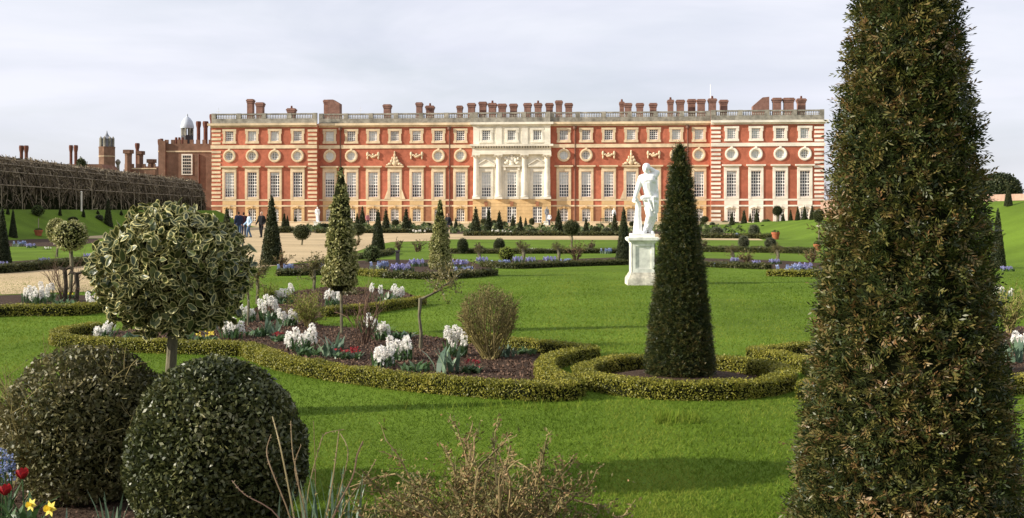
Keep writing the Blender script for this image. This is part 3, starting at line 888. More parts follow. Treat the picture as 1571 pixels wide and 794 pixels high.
for s in (-1, 1):
    for cs, yf, pav in ((WING, 0.0, False), (PAV, YP, True)):
        for k, c in enumerate(cs):
            x = c * s
            st = 'pale' if (pav and s > 0) else 'cream'
            gs = 'pale' if (pav and s > 0) else 'yellow'
            bl = BR.choice([0.4, 0.5, 0.6, 0.5, 0.3])
            if pav: bl = (0.7 if (s < 0 and k == 3) else BR.choice([0.0, 0.1, 0.0]))
            window('main', x, yf, st, bl, st)
            window('attic', x, yf, st, BR.choice([0.0, 0.0, 0.4, 1.0]) if s < 0 else (1.0 if k in (3, 5, 6) or (pav and k < 2) else 0.0))
            window('ground', x, yf, gs, BR.choice([0.0, 0.0, 0.3]), gs)
            if pav or k in (0, 1, 5, 6): window('round', x, yf, st, BR.choice([1.0, 0.0, 1.0]))
for x in (-4.15, 0.0, 4.15):
    window('main', x, YC, 'ivory', BR.choice([0.5, 0.6])); window('attic', x, YC, 'ivory', 0.0); window('pground', x, YC - 0.1, 'yellow', 0.0, None, False)

# portico: half columns, entablature, pilaster strips, pediments, coat of arms
for x in (-5.75, -2.1, 2.1, 5.75):
    mb = MB()
    mb.box(x - 0.62, x + 0.62, YC - 0.72, YC + 0.05, 3.9, 4.22)
    mb.lathe([(0.6, 4.22), (0.6, 4.4), (0.5, 4.5), (0.5, 6.5), (0.43, 10.4), (0.5, 10.5)], 20, (x, YC - 0.12, 0))
    cap = mb.build('column', M['ivory'], pal)
    mb = MB()
    mb.lathe([(0.45, 10.5), (0.5, 10.7), (0.66, 10.95)], 16, (x, YC - 0.12, 0)); mb.box(x - 0.66, x + 0.66, YC - 0.75, YC + 0.05, 10.95, 11.1)
    for e in (-0.58, 0.58): mb.lathe([(0.05, -0.05), (0.2, -0.03), (0.2, 0.03), (0.05, 0.05)], 10, (x + e, YC - 0.66, 10.82))
    mb.build('capital', M['ivory'], cap)
    mb = MB(); mb.box(x - 0.5, x + 0.5, YC - 0.14, YC + 0.02, 12.76, 15.67); mb.build('pilaster', M['ivory'], pal)
mb = MB()
mb.box(-XC - 0.2, XC + 0.2, YC - 0.6, YC + 0.05, 11.11, 11.5); mb.box(-XC - 0.15, XC + 0.15, YC - 0.5, YC + 0.05, 11.5, 12.15)
mb.box(-XC - 0.55, XC + 0.55, YC - 0.95, YC + 0.05, 12.42, 12.75)
for x in np.arange(-XC - 0.2, XC + 0.3, 0.42): mb.box(x - 0.11, x + 0.11, YC - 0.78, YC + 0.05, 12.16, 12.415)
mb.build('entablature', M['ivory'], pal)
for x in (-4.15, 4.15):
    mb = MB(); mb.box(x - 1.45, x + 1.45, YC - 0.4, YC + 0.05, 9.1, 9.32)
    mb.prism([(x - 1.45, 9.325), (x + 1.45, 9.325), (x, 10.25)], YC - 0.28, YC + 0.05)
    for a in (-1, 1):
        P = [(x + a * 1.5, 9.33), (x + a * 1.5, 9.5), (x, 10.45), (x, 10.26)]
        mb.prism(P if a < 0 else P[::-1], YC - 0.44, YC + 0.05)
    mb.build('pediment', M['ivory'], pal)
def relief(name, c, lumps, mat):
    mb = MB()
    for dx, dz, rx, rz in lumps: mb.ell((c[0] + dx, c[1], c[2] + dz), (rx, 0.22, rz), 9, 7)
    return mb.build(name, M[mat], pal, True)
relief('coat_of_arms', (0, YC - 0.12, 10.1), [(0, 0, .5, .7), (0, .75, .28, .25), (-.65, .05, .3, .5), (.65, .05, .3, .5), (-.95, -.35, .4, .28), (.95, -.35, .4, .28), (-1.05, .35, .25, .3), (1.05, .35, .25, .3), (0, -.62, .5, .2), (-.45, .55, .2, .22), (.45, .55, .2, .22)], 'ivory')
mb = MB(); mb.box(-1.4, 1.4, YC - 0.5, YC + 0.05, 9.1, 9.32)
for sx in (-1, 1): mb.box(min(sx * 0.95, sx * 1.3), max(sx * 0.95, sx * 1.3), YC - 0.35, YC + 0.02, 8.55, 9.09)
mb.build('window_cornice', M['ivory'], pal)
for x in (-4.15, 0, 4.15):
    mb = MB(); mb.prism([(x - 0.2, 2.75), (x + 0.2, 2.75), (x + 0.3, 3.5), (x - 0.3, 3.5)], YC - 0.34, YC - 0.17); mb.build('keystone', M['brick_low'], pal)
for s in (-1, 1):
    x = WING[3] * s
    relief('stone_trophy', (x, -0.15, 9.4), [(0, .45, .5, .5), (0, 1.05, .34, .35), (0, 1.65, .2, .38), (0, 2.15, .13, .22), (-.5, .7, .26, .3), (.5, .7, .26, .3), (-.8, .25, .35, .24), (.8, .25, .35, .24), (-.35, 1.2, .18, .26), (.35, 1.2, .18, .26), (-1.15, .1, .26, .14), (1.15, .1, .26, .14)], 'cream')
    mb = MB(); 
    for e in (-1, 1): mb.prism([(x + e * 1.14, 3.92), (x + e * 1.75, 3.92), (x + e * 1.45, 4.7), (x + e * 1.14, 5.6)][::e], -0.14, 0.02)
    mb.build('scroll_bracket', M['cream'], pal)
    for e in (-1, 1):
        relief('garland_panel', (x + e * 3.6, -0.05, 10.95), [(-.9, .3, .22, .42), (.9, .3, .22, .42), (-.55, .12, .3, .18), (.55, .12, .3, .18), (0, -.12, .42, .2), (-.28, 0, .25, .16), (.28, 0, .25, .16), (-.9, -.3, .15, .3), (.9, -.3, .15, .3), (0, .25, .2, .18)], 'cream')
    for e in (-1, 1):
        xa = WING[3] * s + e * 1.8 
for x in (-28.2, -10.2, 10.2, 28.2):
    mb = MB(); mb.tube([(x, -0.12, 0.3), (x, -0.12, 15.3)], 0.09, 8); mb.lathe([(0.1, 15.0), (0.32, 15.25), (0.34, 15.6)], 8, (x, -0.2, 0)); mb.build('downpipe', M['pipe'], pal)

# chimneys
CHM = [(377, 152, 10), (393, 157, 12), (441, 166, 13), (494, 153, 9), (588, 160, 12), (637, 157, 10), (652, 162, 13), (699, 162, 9), (717, 158, 12), (733, 156, 12), (749, 158, 13), (764, 159, 13), (780, 159, 12),
       (803, 158, 12), (819, 158, 12), (835, 158, 12), (851, 154, 11), (866, 158, 12), (946, 156, 8), (957, 158, 12), (975, 158, 12), (994, 158, 12), (1022, 153, 10), (1037, 153, 13), (1053, 152, 13), (1069, 152, 13), (1086, 151, 13), (1102, 153, 13),
       (1185, 150, 14), (1203, 150, 17), (1221, 151, 14)]
for k, (px, yt, wpx) in enumerate(CHM):
    yl = 9.0 if k % 3 else 11.0
    x = to_local(px) * (DP + yl) / DP
    dist = DP - x * math.sin(TH) + yl
    zt = zat(yt, dist); w = wpx * dist / F * 0.5
    mb = MB()
    mb.box(x - w * 0.84, x + w * 0.84, yl - 0.6, yl + 0.6, 16.36, zt - 0.7)
    mb.box(x - w * 0.95, x + w * 0.95, yl - 0.68, yl + 0.68, zt - 0.7, zt - 0.42); mb.box(x - w * 1.08, x + w * 1.08, yl - 0.76, yl + 0.76, zt - 0.42, zt - 0.15)
    mb.box(x - w * 0.9, x + w * 0.9, yl - 0.6, yl + 0.6, zt - 0.15, zt)
    c = mb.build('chimney', M['chimney'], pal)
    if k % 4 == 2:
        mb = MB(); mb.lathe([(0.2, zt), (0.15, zt + 0.45)], 8, (x, yl, 0)); mb.build('chimney_pot', M['tudor_red'], c)
for (pa, ya), (pb, yb), (pc, yc) in (((498, 153), (506, 153), (516, 159)), ((1172, 149), (1162, 150), (1147, 163))):
    yl = 9.5; dist = DP + yl
    q = [(to_local(p) * (DP + yl) / DP, zat(y, dist - to_local(p) * math.sin(TH))) for p, y in ((pa, ya), (pb, yb), (pc, yc))]
    P = [(q[0][0], 16.36), (q[2][0], 16.36), q[2], q[1], q[0]]
    if q[2][0] < q[0][0]: P = P[::-1]
    mb = MB(); mb.prism(P, yl - 0.9, yl + 0.9); mb.build('chimney', M['chimney'], pal)
mb = MB(); x = to_local(1083) * 1.05; mb.tube([(x, 9, 16.4), (x, 9, 23.2)], [0.07, 0.05], 6); mb.build('flagpole', M['white'], pal)
for px in (330, 548): 
    mb = MB(); x = to_local(px) * 1.03; mb.tube([(x, 6, 16.4), (x, 6, 19.6)], 0.03, 4); mb.tube([(x - 0.4, 6, 19.0), (x + 0.4, 6, 19.0)], 0.025, 4); mb.build('aerial', M['white'], pal)
# ------------------------------------------------------------------ bower tunnel on the left terrace
def make_bower():
    n = 46
    d0, d1 = 62.0, 131.0
    ds = np.linspace(d0, d1, n)
    xc = np.array([axis_x(-41.5, 85, d) for d in ds])
    top = np.interp(ds, [62, 84, 131], [4.35, 4.15, 3.35])
    base = np.array([LH(d) for d in ds])
    org = np.array([xc[0], ds[0], base[0]])
    root = empty('bower_tunnel', org)
    tag(root, 'long dark hornbeam bower tunnel over a trellis on the grass terrace left of the palace', 'bower')
    hw = 2.6
    def sec(t, h):           # t 0..1 over the arch
        a = math.pi * t
        sx = -math.cos(a); sz = math.sin(a)
        return np.sign(sx) * abs(sx) ** 0.55 * hw, abs(sz) ** 0.7 * h
    tt = np.linspace(0, 1, 15)
    V = np.array([[(xc[i] + sec(t, top[i])[0] * 0.88, ds[i], base[i] + sec(t, top[i])[1] * 0.93) for t in tt] for i in range(n)])
    mb = MB()
    i, j = np.meshgrid(np.arange(n - 1), np.arange(14), indexing='ij'); b = (i * 15 + j).ravel()
    mb.add(V.reshape(-1, 3), np.stack([b, b + 15, b + 16, b + 1], -1), 0)  # closed inner vault, its near-black colour stands for shade inside the tunnel
    mb.add(V[-1], np.arange(15), 0); mb.add(V[0], np.arange(15)[::-1], 0)
    k = 34000
    fi = rng.random(k) * (n - 1); t = rng.random(k)
    xx = np.interp(fi, np.arange(n), xc); dd = np.interp(fi, np.arange(n), ds); hh = np.interp(fi, np.arange(n), top); bb = np.interp(fi, np.arange(n), base)
    S = np.array([sec(q, 1.0) for q in t]); 
    jit = 0.93 + 0.10 * rng.random(k)
    P = np.stack([xx + S[:, 0] * jit, dd, bb + S[:, 1] * hh * jit], -1)
    keep = (S[:, 1] > 0.34) | (rng.random(k) < 0.35)
    P = P[keep]; t = t[keep]; k = len(P)
    dt = 0.02
    S2 = np.array([sec(min(1, q + dt), 1.0) for q in t]); S1 = np.array([sec(max(0, q - dt), 1.0) for q in t])
    up = np.stack([(S2 - S1)[:, 0], np.zeros(k), (S2 - S1)[:, 1] * 3.8], -1)
    D = unit(unit(up) + rng.normal(size=(k, 3)) * 0.45)
    Sd = unit(np.cross(D, rng.normal(size=(k, 3))))
    l = (0.35 + 0.7 * rng.random(k))[:, None]; w = (0.02 + 0.035 * rng.random(k))[:, None]
    mb.quads(np.stack([P - D * l / 2 - Sd * w, P - D * l / 2 + Sd * w, P + D * l / 2 + Sd * w * .5, P + D * l / 2 - Sd * w * .5], 1), 1, np.clip(0.35 + 0.3 * rng.normal(size=k) + 0.2 * lump(P, 0.6), 0, 1))
    # end wall twigs
    k2 = 2500
    q = np.stack([(rng.random(k2) * 2 - 1), rng.random(k2)], -1)
    P = np.stack([xc[-1] + q[:, 0] * hw, np.full(k2, ds[-1] + 0.1), base[-1] + q[:, 1] * top[-1] * np.sqrt(np.clip(1 - q[:, 0] ** 4, 0, 1))], -1)
    leaves(mb, P, np.tile([0, 1.0, 0.0], (k2, 1)), 0.4, 0.06, 1)
    mb.build('hornbeam_growth', [M['core'], M['bower']], root, False, None).location = tuple(-org)
    mb = MB()
    for i in range(0, n, 2):
        pts = [(xc[i] + sec(t, top[i])[0] * 1.03, ds[i], base[i] + sec(t, top[i])[1] * 1.03) for t in np.linspace(0, 1, 13)]
        mb.tube(pts, 0.045, 4, 0, 0.5)
    for t in (0.1, 0.2, 0.28, 0.36, 0.44, 0.5, 0.56, 0.64, 0.72, 0.8, 0.9):
        mb.tube([(xc[i] + sec(t, top[i])[0] * 1.035, ds[i], base[i] + sec(t, top[i])[1] * 1.035) for i in range(0, n, 3)], 0.035, 4)
    mb.build('trellis', M['timber'], root).location = tuple(-org)
make_bower()

# ------------------------------------------------------------------ tudor buildings behind the bower
def crenel(mb, x0, x1, y0, y1, z, step=1.1, h=0.7, m=0):
    x = x0
    while x < x1 - 0.2:
        mb.box(x, min(x + step * 0.55, x1), y0, y1, z, z + h, m); x += step
def tbox(name, pxa, pxb, ytop, d, depth, label, cat, org_name=True):
    a, b = at(pxa, d), at(pxb, d)
    zt = zat(ytop, d)
    root = empty(name, ((a[0] + b[0]) / 2, d, 0)); tag(root, label, cat)
    hwid = (b[0] - a[0]) / 2
    mb = MB(); mb.box(-hwid, hwid, 0, depth, 0, zt - 0.7); crenel(mb, -hwid, hwid, 0.0, 0.4, zt - 0.7)
    crenel(mb, -hwid, hwid, depth - 0.4, depth, zt - 0.7)
    mb.build('wall', M['tudor'], root)
    return root, hwid, zt
def tchim(name, px, ytop, wpx, d, root, n=1, base=8.0):
    mb = MB()
    o = np.array(root.location)
    zt = zat(ytop, d); x = at(px, d)[0] - o[0]; w = wpx * d / F / 2
    mb.lathe([(w * 0.85, base), (w * 0.72, base + 1.2), (w * 0.72, zt - 1.2), (w * 0.95, zt - 0.8), (w * 1.05, zt - 0.3), (w * 0.9, zt)], 8, (x, d - o[1] + 2.5, 0))
    return mb.build('chimney', M['tudor_red'], root)
D1 = 200.0
rt, hwid, zt = tbox('tudor_range', 243, 327, 214, D1, 14, 'weathered brown brick range with battlements joined to the left end of the red palace', 'building')
mb = MB(); mb.box(-hwid - 0.05, hwid, -0.12, 0.02, zat(232, D1) - 0.12, zat(232, D1) + 0.12); mb.build('string_course', M['cream'], rt)
xw = at(287, D1)[0] - rt.location.x
mb = MB(); mb.box(xw - 0.95, xw + 0.95, -0.1, 0.05, zat(268, D1), zat(236, D1)); wf = mb.build('window', M['pale'], rt)
mb = MB()
for a in range(4):
    for bb in range(6):
        z0 = zat(267, D1) + 0.1; hz = (zat(237, D1) - z0) / 6
        mb.box(xw - 0.72 + a * 0.37, xw - 0.72 + a * 0.37 + 0.28, -0.13, -0.09, z0 + bb * hz, z0 + bb * hz + hz * 0.75)
mb.build('pane', M['dark'], wf)
mb = MB(); mb.tube([(at(305, D1)[0] - rt.location.x, -0.15, 6), (at(305, D1)[0] - rt.location.x, -0.15, zat(236, D1))], 0.13, 6); mb.build('downpipe', M['pipe'], rt)
for px, yt, w in ((298.5, 184, 8), (309.5, 184, 9), (319.5, 173, 8), (241, 211, 6)): tchim('chimney', px, yt, w, D1, rt, 1, zt - 3)
for px in (250,):
    mb = MB(); x = at(px, D1)[0] - rt.location.x; mb.box(x - 0.55, x + 0.55, -0.5, -0.13, 0, zat(216, D1)); mb.build('buttress', M['tudor'], rt)
for px in (260, 265, 270):
    mb = MB(); mb.lathe([(0.28, zat(213, D1)), (0.2, zat(208, D1))], 8, (at(px, D1)[0] - rt.location.x, 4, 0)); mb.lathe([(0.3, zt - 2), (0.3, zat(213, D1))], 8, (at(px, D1)[0] - rt.location.x, 4, 0)); mb.build('chimney', M['tudor_red'], rt)
# cupola
o = at(282.5, 206); cu = empty('cupola', (o[0], 206 + 2, 0)); tag(cu, 'small cupola with white ribbed dome above the brown battlemented range', 'cupola')
d = 208.0; k = d / F
mb = MB(); mb.lathe([(9.5 * k, 13.0), (9.5 * k, zat(208, d)), (8.4 * k, zat(207, d))], 8); mb.build('drum', M['iron'], cu)
mb = MB()
for a in np.arange(8) * math.pi / 4: mb.tube([(8 * k * math.cos(a), 8 * k * math.sin(a), zat(208, d)), (8 * k * math.cos(a), 8 * k * math.sin(a), zat(196, d))], 0.2, 6)
mb.build('colonnade', M['grey'], cu)
mb = MB(); mb.lathe([(10 * k, zat(196.5, d)), (10.2 * k, zat(194.5, d)), (9.6 * k, zat(191, d)), (8 * k, zat(186, d)), (5.2 * k, zat(181.5, d)), (1.8 * k, zat(179, d)), (0.9 * k, zat(177.5, d)), (1.4 * k, zat(176.5, d)), (0.3 * k, zat(174, d))], 16); mb.build('dome', M['dome'], cu, True)
# gatehouse with turret
gt, hwid, zt = tbox('gatehouse', 191, 238, 251, 215.0, 12, 'low brown brick gatehouse with battlements behind the bower tunnel', 'building')
def oct_turret(root, px, wpx, ytop, d, mat, yoff=0.0):
    mb = MB(); x = at(px, d)[0] - root.location.x; r = wpx * d / F / 2
    zt_ = zat(ytop, d)
    mb.lathe([(r, 0), (r, zt_ - 0.8), (r * 1.06, zt_ - 0.75), (r * 1.06, zt_ - 0.4)], 8, (x, yoff, 0))
    for a in np.arange(8) * math.pi / 4 + 0.39: mb.box(x + r * math.cos(a) - 0.25, x + r * math.cos(a) + 0.25, yoff + r * math.sin(a) - 0.25, yoff + r * math.sin(a) + 0.25, zt_ - 0.4, zt_ + 0.3)
    return mb.build('turret', M['tudor'] if mat is None else M[mat], root)
oct_turret(gt, 197, 11, 232, 215, None); oct_turret(gt, 210, 9, 233, 215, None, 2.0); oct_turret(gt, 230, 10, 246, 215, None, 1.0)
tchim('chimney', 204, 218, 7.5, 215, gt, 1, 6)
tchim('chimney', 238.5, 212, 6, 215, gt, 1, 6)
mb = MB(); mb.box(at(191, 215)[0] - gt.location.x, at(240, 215)[0] - gt.location.x, -0.1, 0.0, zat(259, 215), zat(257.5, 215)); mb.build('string_course', M['cream'], gt)
# clock tower with lantern
d = 230.0; o = at(164, d); tw = empty('clock_tower', (o[0], d, 0)); tag(tw, 'brown brick tower with a grey lantern and spirelet rising behind the bower tunnel', 'tower')
k = d / F
mb = MB(); mb.lathe([(12.6 * k, 0), (12.6 * k, zat(227, d))], 8); mb.lathe([(13 * k, zat(227, d)), (13 * k, zat(225, d))], 8); mb.build('shaft', M['tudor'], tw)
mb = MB(); mb.lathe([(12.9 * k, zat(240, d)), (12.9 * k, zat(239, d))], 8); mb.build('string_course', M['cream'], tw)
mb = MB(); mb.lathe([(8.5 * k, zat(225, d)), (8.5 * k, zat(214, d)), (9.5 * k, zat(213, d)), (7 * k, zat(211, d)), (4 * k, zat(209, d)), (2.2 * k, zat(206, d)), (1.2 * k, zat(204, d)), (0.3 * k, zat(200, d))], 8); mb.build('lantern', M['lead'], tw)
mb = MB()
for a in np.arange(8) * math.pi / 4: mb.tube([(9.6 * k * math.cos(a), 9.6 * k * math.sin(a), zat(226, d)), (9.6 * k * math.cos(a), 9.6 * k * math.sin(a), zat(212, d)), (9.6 * k * math.cos(a), 9.6 * k * math.sin(a), zat(209, d))], [0.28, 0.28, 0.04], 6)
mb.build('pinnacle', M['grey'], tw)
mb = MB(); d = 232.0; mb.lathe([(1.2 * d / F * 2, 8), (1.2 * d / F * 2, zat(253, d)), (0.6, zat(248, d)), (0.2, zat(244, d))], 8, (at(181, d)[0], d, 0)); tag(mb.build('stone_finial', M['grey'], None, False, None), 'slim grey stone finial just right of the brick clock tower', 'finial')
# low range whose chimneys show over the bower
d = 190.0; a_, b_ = at(5, d), at(160, d)
lr = empty('tudor_lodging', ((a_[0] + b_[0]) / 2, d, 0)); tag(lr, 'low brick lodging hidden by the bower tunnel, its tall chimneys rising above it', 'building')
hwid = (b_[0] - a_[0]) / 2
mb = MB(); mb.box(-hwid, hwid, 0, 9, 0, zat(262, d)); mb.build('wall', M['tudor'], lr)
mb = MB(); mb.prism([(-hwid, zat(262, d) + 0.01), (hwid, zat(262, d) + 0.01), (hwid - 1, zat(251, d)), (-hwid + 1, zat(251, d))], 1, 8); mb.build('roof', M['tudor'], lr)
for px, yt, w in ((23, 221.5, 7.5), (30.5, 221.5, 7.5), (100, 221, 6.5), (107.5, 221, 7)): tchim('chimney', px, yt, w, d, lr, 1, 7)

# ------------------------------------------------------------------ right background: wall, trees
mb = MB()
pw = [at(1262, 150), at(1420, 100), at(1571, 78), at(1700, 66)]
zb = [-0.2, 1.6, 2.0, 2.2]
zt_ = [zat(326, 150) + 1.6, zat(301, 100), zat(297, 78), zat(294, 66)]
for i in range(3):
    a, b = pw[i], pw[i + 1]; t = unit((b - a)[None])[0] * 0; nrm = np.array([-(b - a)[1], (b - a)[0], 0]); nrm = nrm / np.linalg.norm(nrm) * 0.25
    V = [a - nrm + [0, 0, zb[i] - 1], b - nrm + [0, 0, zb[i + 1] - 1], b + nrm + [0, 0, zb[i + 1] - 1], a + nrm + [0, 0, zb[i] - 1], a - nrm + [0, 0, zt_[i]], b - nrm + [0, 0, zt_[i + 1]], b + nrm + [0, 0, zt_[i + 1]], a + nrm + [0, 0, zt_[i]]]
    mb.add(V, [(3, 2, 1, 0), (4, 5, 6, 7), (0, 1, 5, 4), (1, 2, 6, 5), (2, 3, 7, 6), (3, 0, 4, 7)])
M['pinkwall'] = solid('old_pink_brick', (0.42, 0.27, 0.20), 0.95, 1.5, 0.2, scale2=0.4)
o = mb.build('garden_wall', M['pinkwall'], None, False, pw[0]); tag(o, 'weathered pink brick garden wall along the top of the right grass bank', 'wall')

def bare_tree(px, d, ytop, label, seed):
    o = at(px, d); h = zat(ytop, d)
    root = empty('bare_tree', (o[0], d, 0)); tag(root, label, 'tree', 'leafless trees right of the palace')
    mb = MB(); mb.tube([(0, 0, 0), (0.1, 0, h * 0.2), (0.05, 0.1, h * 0.35)], [0.3, 0.24, 0.2], 8); mb.build('trunk', M['dkbark'], root)
    mb = MB()
    for k in range(9): branch(mb, (0.05, 0.1, h * (0.22 + 0.015 * k)), (rng.normal() * 0.6, rng.normal() * 0.6, 1), h * 0.42, 0.1, 3, 4, 0.5, 0, -0.02, 4, 4, None, 0.15, 0.6)
    mb.build('crown', M['brown_twig'], root)
bare_tree(1272, 230, 264, 'pale leafless tree just beyond the right end of the palace', 1)

def leaf_tree(name, px, d, ytop, rpx, label, group=None, zb=1.0, mat='farcone'):
    o = at(px, d); top = zat(ytop, d); r = rpx * d / F
    root = empty(name, (o[0], d, zb)); tag(root, label, 'tree', group)
    h = top - zb
    mb = MB(); mb.tube([(0, 0, 0), (0, 0, h * 0.5)], [0.22, 0.14], 8)
    for a in range(5): mb.tube([(0, 0, h * 0.3), (math.cos(a * 1.26) * r * 0.5, math.sin(a * 1.26) * r * 0.5, h * 0.6)], [0.1, 0.04], 5)
    mb.build('trunk', M['dkbark'], root)
    mb = MB(); c = (0, 0, h * 0.55); 
    mb.ell(c, (r * 0.85, r * 0.85, h * 0.40), 16, 10, 1, 0.5, lambda v: 1 + 0.08 * lump(v, 3))
    P, N = on_ell(9000, c, (r, r, h * 0.46)); s = 1 + 0.07 * lump(N, 3, 2) + 0.06 * lump(N, 8, 1)
    P = (P - np.array(c)) * s[:, None] + np.array(c) + N * rng.normal(size=(len(P), 1)) * 0.12
    leaves(mb, P, N, 0.28, 0.17, 0, None, 0.6, 0.8, 0.3, 0.4, 1.2)
    mb.build('crown', [M[mat], M['core']], root)
leaf_tree('holm_oak', 1534, 120, 268, 30, 'dark dome shaped evergreen tree behind the pink garden wall', None, 1.6)
leaf_tree('holm_oak', 1490, 125, 274, 26, 'dark evergreen tree half hidden behind the big yew, left of the domed one', None, 1.6)
leaf_tree('small_evergreen', 125, 175, 246, 12, 'green tree top showing above the bower tunnel beside twin chimneys', None, 0.0, 'farball')

# ------------------------------------------------------------------ topiary meshes shared by the small plants
def cone_mesh(nleaf, leaf, mat='farcone', prof=None):
    """unit height, unit base radius (scaled per plant)"""
    mb = MB()
    prof = prof or [(0.9, 0.0), (1.0, 0.03), (0.52, 0.5), (0.14, 0.92), (0.03, 1.0)]
    mb.lathe([(r * 0.86, z * 0.97) for r, z in prof], 12, (0, 0, 0), 1)
    pr = [(r * 0.22, z) for r, z in prof]
    P, N = on_cone(nleaf, pr)
    P = P + N * rng.normal(size=(len(P), 1)) * leaf * 0.3
    leaves(mb, P, N, leaf, leaf * 0.6, 0, None, 0.5, 0.8, 0.3, 0.4, 9.0)
    for ch in range(1, len(mb.ch)):
        pass
    V = mb.ch[0][0]
    return mb
def cone_of(nleaf, leaf, ratio=0.22, mat='farcone'):
    """true proportions: height 1, base radius = ratio"""
    mb = MB(); prof = [(0.92, 0.0), (1.0, 0.03), (0.55, 0.5), (0.17, 0.92), (0.03, 1.0)]
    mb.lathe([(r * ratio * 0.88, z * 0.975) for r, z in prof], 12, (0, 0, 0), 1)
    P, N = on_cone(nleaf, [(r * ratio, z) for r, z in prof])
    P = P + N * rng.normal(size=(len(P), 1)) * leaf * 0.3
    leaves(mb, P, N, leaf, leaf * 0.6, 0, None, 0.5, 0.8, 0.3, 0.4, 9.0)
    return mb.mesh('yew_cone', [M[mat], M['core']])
CONE_FAR = [cone_of(1100, 0.055, 0.2), cone_of(1100, 0.055, 0.2)]
CONE_MID = [cone_of(5000, 0.028, 0.21), cone_of(5000, 0.028, 0.21)]

def ball_of(nleaf, leaf, mat, squash=1.0, warp=0.05):
    """radius 1 in plan and centre at height 1*squash"""
    mb = MB(); c = (0, 0, squash)
    mb.ell(c, (0.9, 0.9, 0.9 * squash), 14, 9, 1)
    P, N = on_ell(nleaf, c, (1, 1, squash), -0.98)
    s = 1 + warp * lump(N, 4, 3)
    P = (P - np.array(c)) * s[:, None] + np.array(c) + N * rng.normal(size=(len(P), 1)) * leaf * 0.35
    leaves(mb, P, N, leaf, leaf * 0.6, 0, None, 0.5, 0.8, 0.3, 0.35, 4.0)
    return mb.mesh('clipped_bush', [M[mat], M['core']])
BALLS = {m: ball_of(1500, 0.13, m) for m in ('farcone', 'farball', 'greyball')}
BALLS['midleaf'] = ball_of(900, 0.2, 'midleaf', 0.8, 0.14)
BALLS['limeleaf'] = ball_of(700, 0.2, 'limeleaf', 1.0, 0.15)
BALLS['varieg'] = ball_of(1800, 0.14, 'varieg')

def stem_mesh():
    mb = MB(); mb.tube([(0, 0, 0), (0.02, 0, 0.5), (0, 0, 1)], 1.0 * 0.03, 6); return mb.mesh('trunk', M['bark'])
STEM = stem_mesh()

BAYS = [('left end pavilion', [to_px(-c) for c in PAV[::-1]]), ('left brick wing', [to_px(-c) for c in WING[::-1]]), ('portico', [to_px(c) for c in (-4.15, 0, 4.15)]), ('right brick wing', [to_px(c) for c in WING]), ('right end pavilion', [to_px(c) for c in PAV])]
ORD = ['first', 'second', 'third', 'fourth', 'fifth', 'sixth', 'seventh']
def bay(px):
    allw = [(p, f'{ORD[k]} {nm} window') for nm, ps in BAYS for k, p in enumerate(ps)]
    allw.sort()
    q = min(allw, key=lambda t: abs(t[0] - px))
    if px < allw[0][0] - 20: return 'left of the palace'
    if px > allw[-1][0] + 20: return 'right of the palace end'
    if abs(q[0] - px) <= 8: return 'before the ' + q[1]
    return ('just left of the ' if px < q[0] else 'just right of the ') + q[1]
USED = {}
def uniq(lbl):
    if lbl in USED: print('DUPLICATE LABEL', lbl)
    USED[lbl] = 1
    return lbl

def cone(px, yb, yt, label=None, far=True, group='clipped yew cones before the palace', wpx=None, d=None, z=0.0, adj='small'):
    if d is None: d = F * CH / (yb - HY)
    o = at(px, d, z); h = zat(yt, d) - z
    me = (CONE_FAR if far else CONE_MID)[int(px) % 2]
    w = 1.0 if wpx is None else (wpx * d / F / 2) / (h * 0.2)
    ob = link_mesh('yew_cone', me, None, o, rng.random() * 6, (w * h, w * h, h))
    tag(ob, uniq(label or f'{adj} dark yew cone {bay(px)}'), 'yew cone', group)
    return ob
def ball(px, yb, yt, wpx, label=None, mat='farball', group='clipped balls before the palace', d=None, z=0.0, adj='round clipped bush'):
    if d is None: d = F * CH / (yb - HY)
    h = zat(yt, d) - z; r = wpx * d / F / 2
    sq = 0.8 if mat == 'midleaf' else 1.0
    ob = link_mesh('clipped_bush', BALLS[mat], None, at(px, d, z), rng.random() * 6, (r, r, h / 2 / sq))
    tag(ob, uniq(label or f'{adj} {bay(px)}'), 'bush', group)
    return ob
def standard(px, yb, ymid, yt, wpx, label=None, mat='farball', group='standard trees before the palace', d=None, z=0.0, stem=0.03):
    if d is None: d = F * CH / (yb - HY)
    root = empty('standard_tree', at(px, d, z)); tag(root, uniq(label or f'lollipop tree on a thin stem {bay(px)}'), 'tree', group)
    zc0, zc1 = zat(ymid, d) - z, zat(yt, d) - z
    r = wpx * d / F / 2
    t = link_mesh('trunk', STEM, root, (0, 0, 0), 0, (stem / 0.03, stem / 0.03, zc0 + (zc1 - zc0) * 0.3))
    link_mesh('crown', BALLS[mat], root, (0, 0, zc0), rng.random() * 6, (r, r, (zc1 - zc0) / 2))
    return root

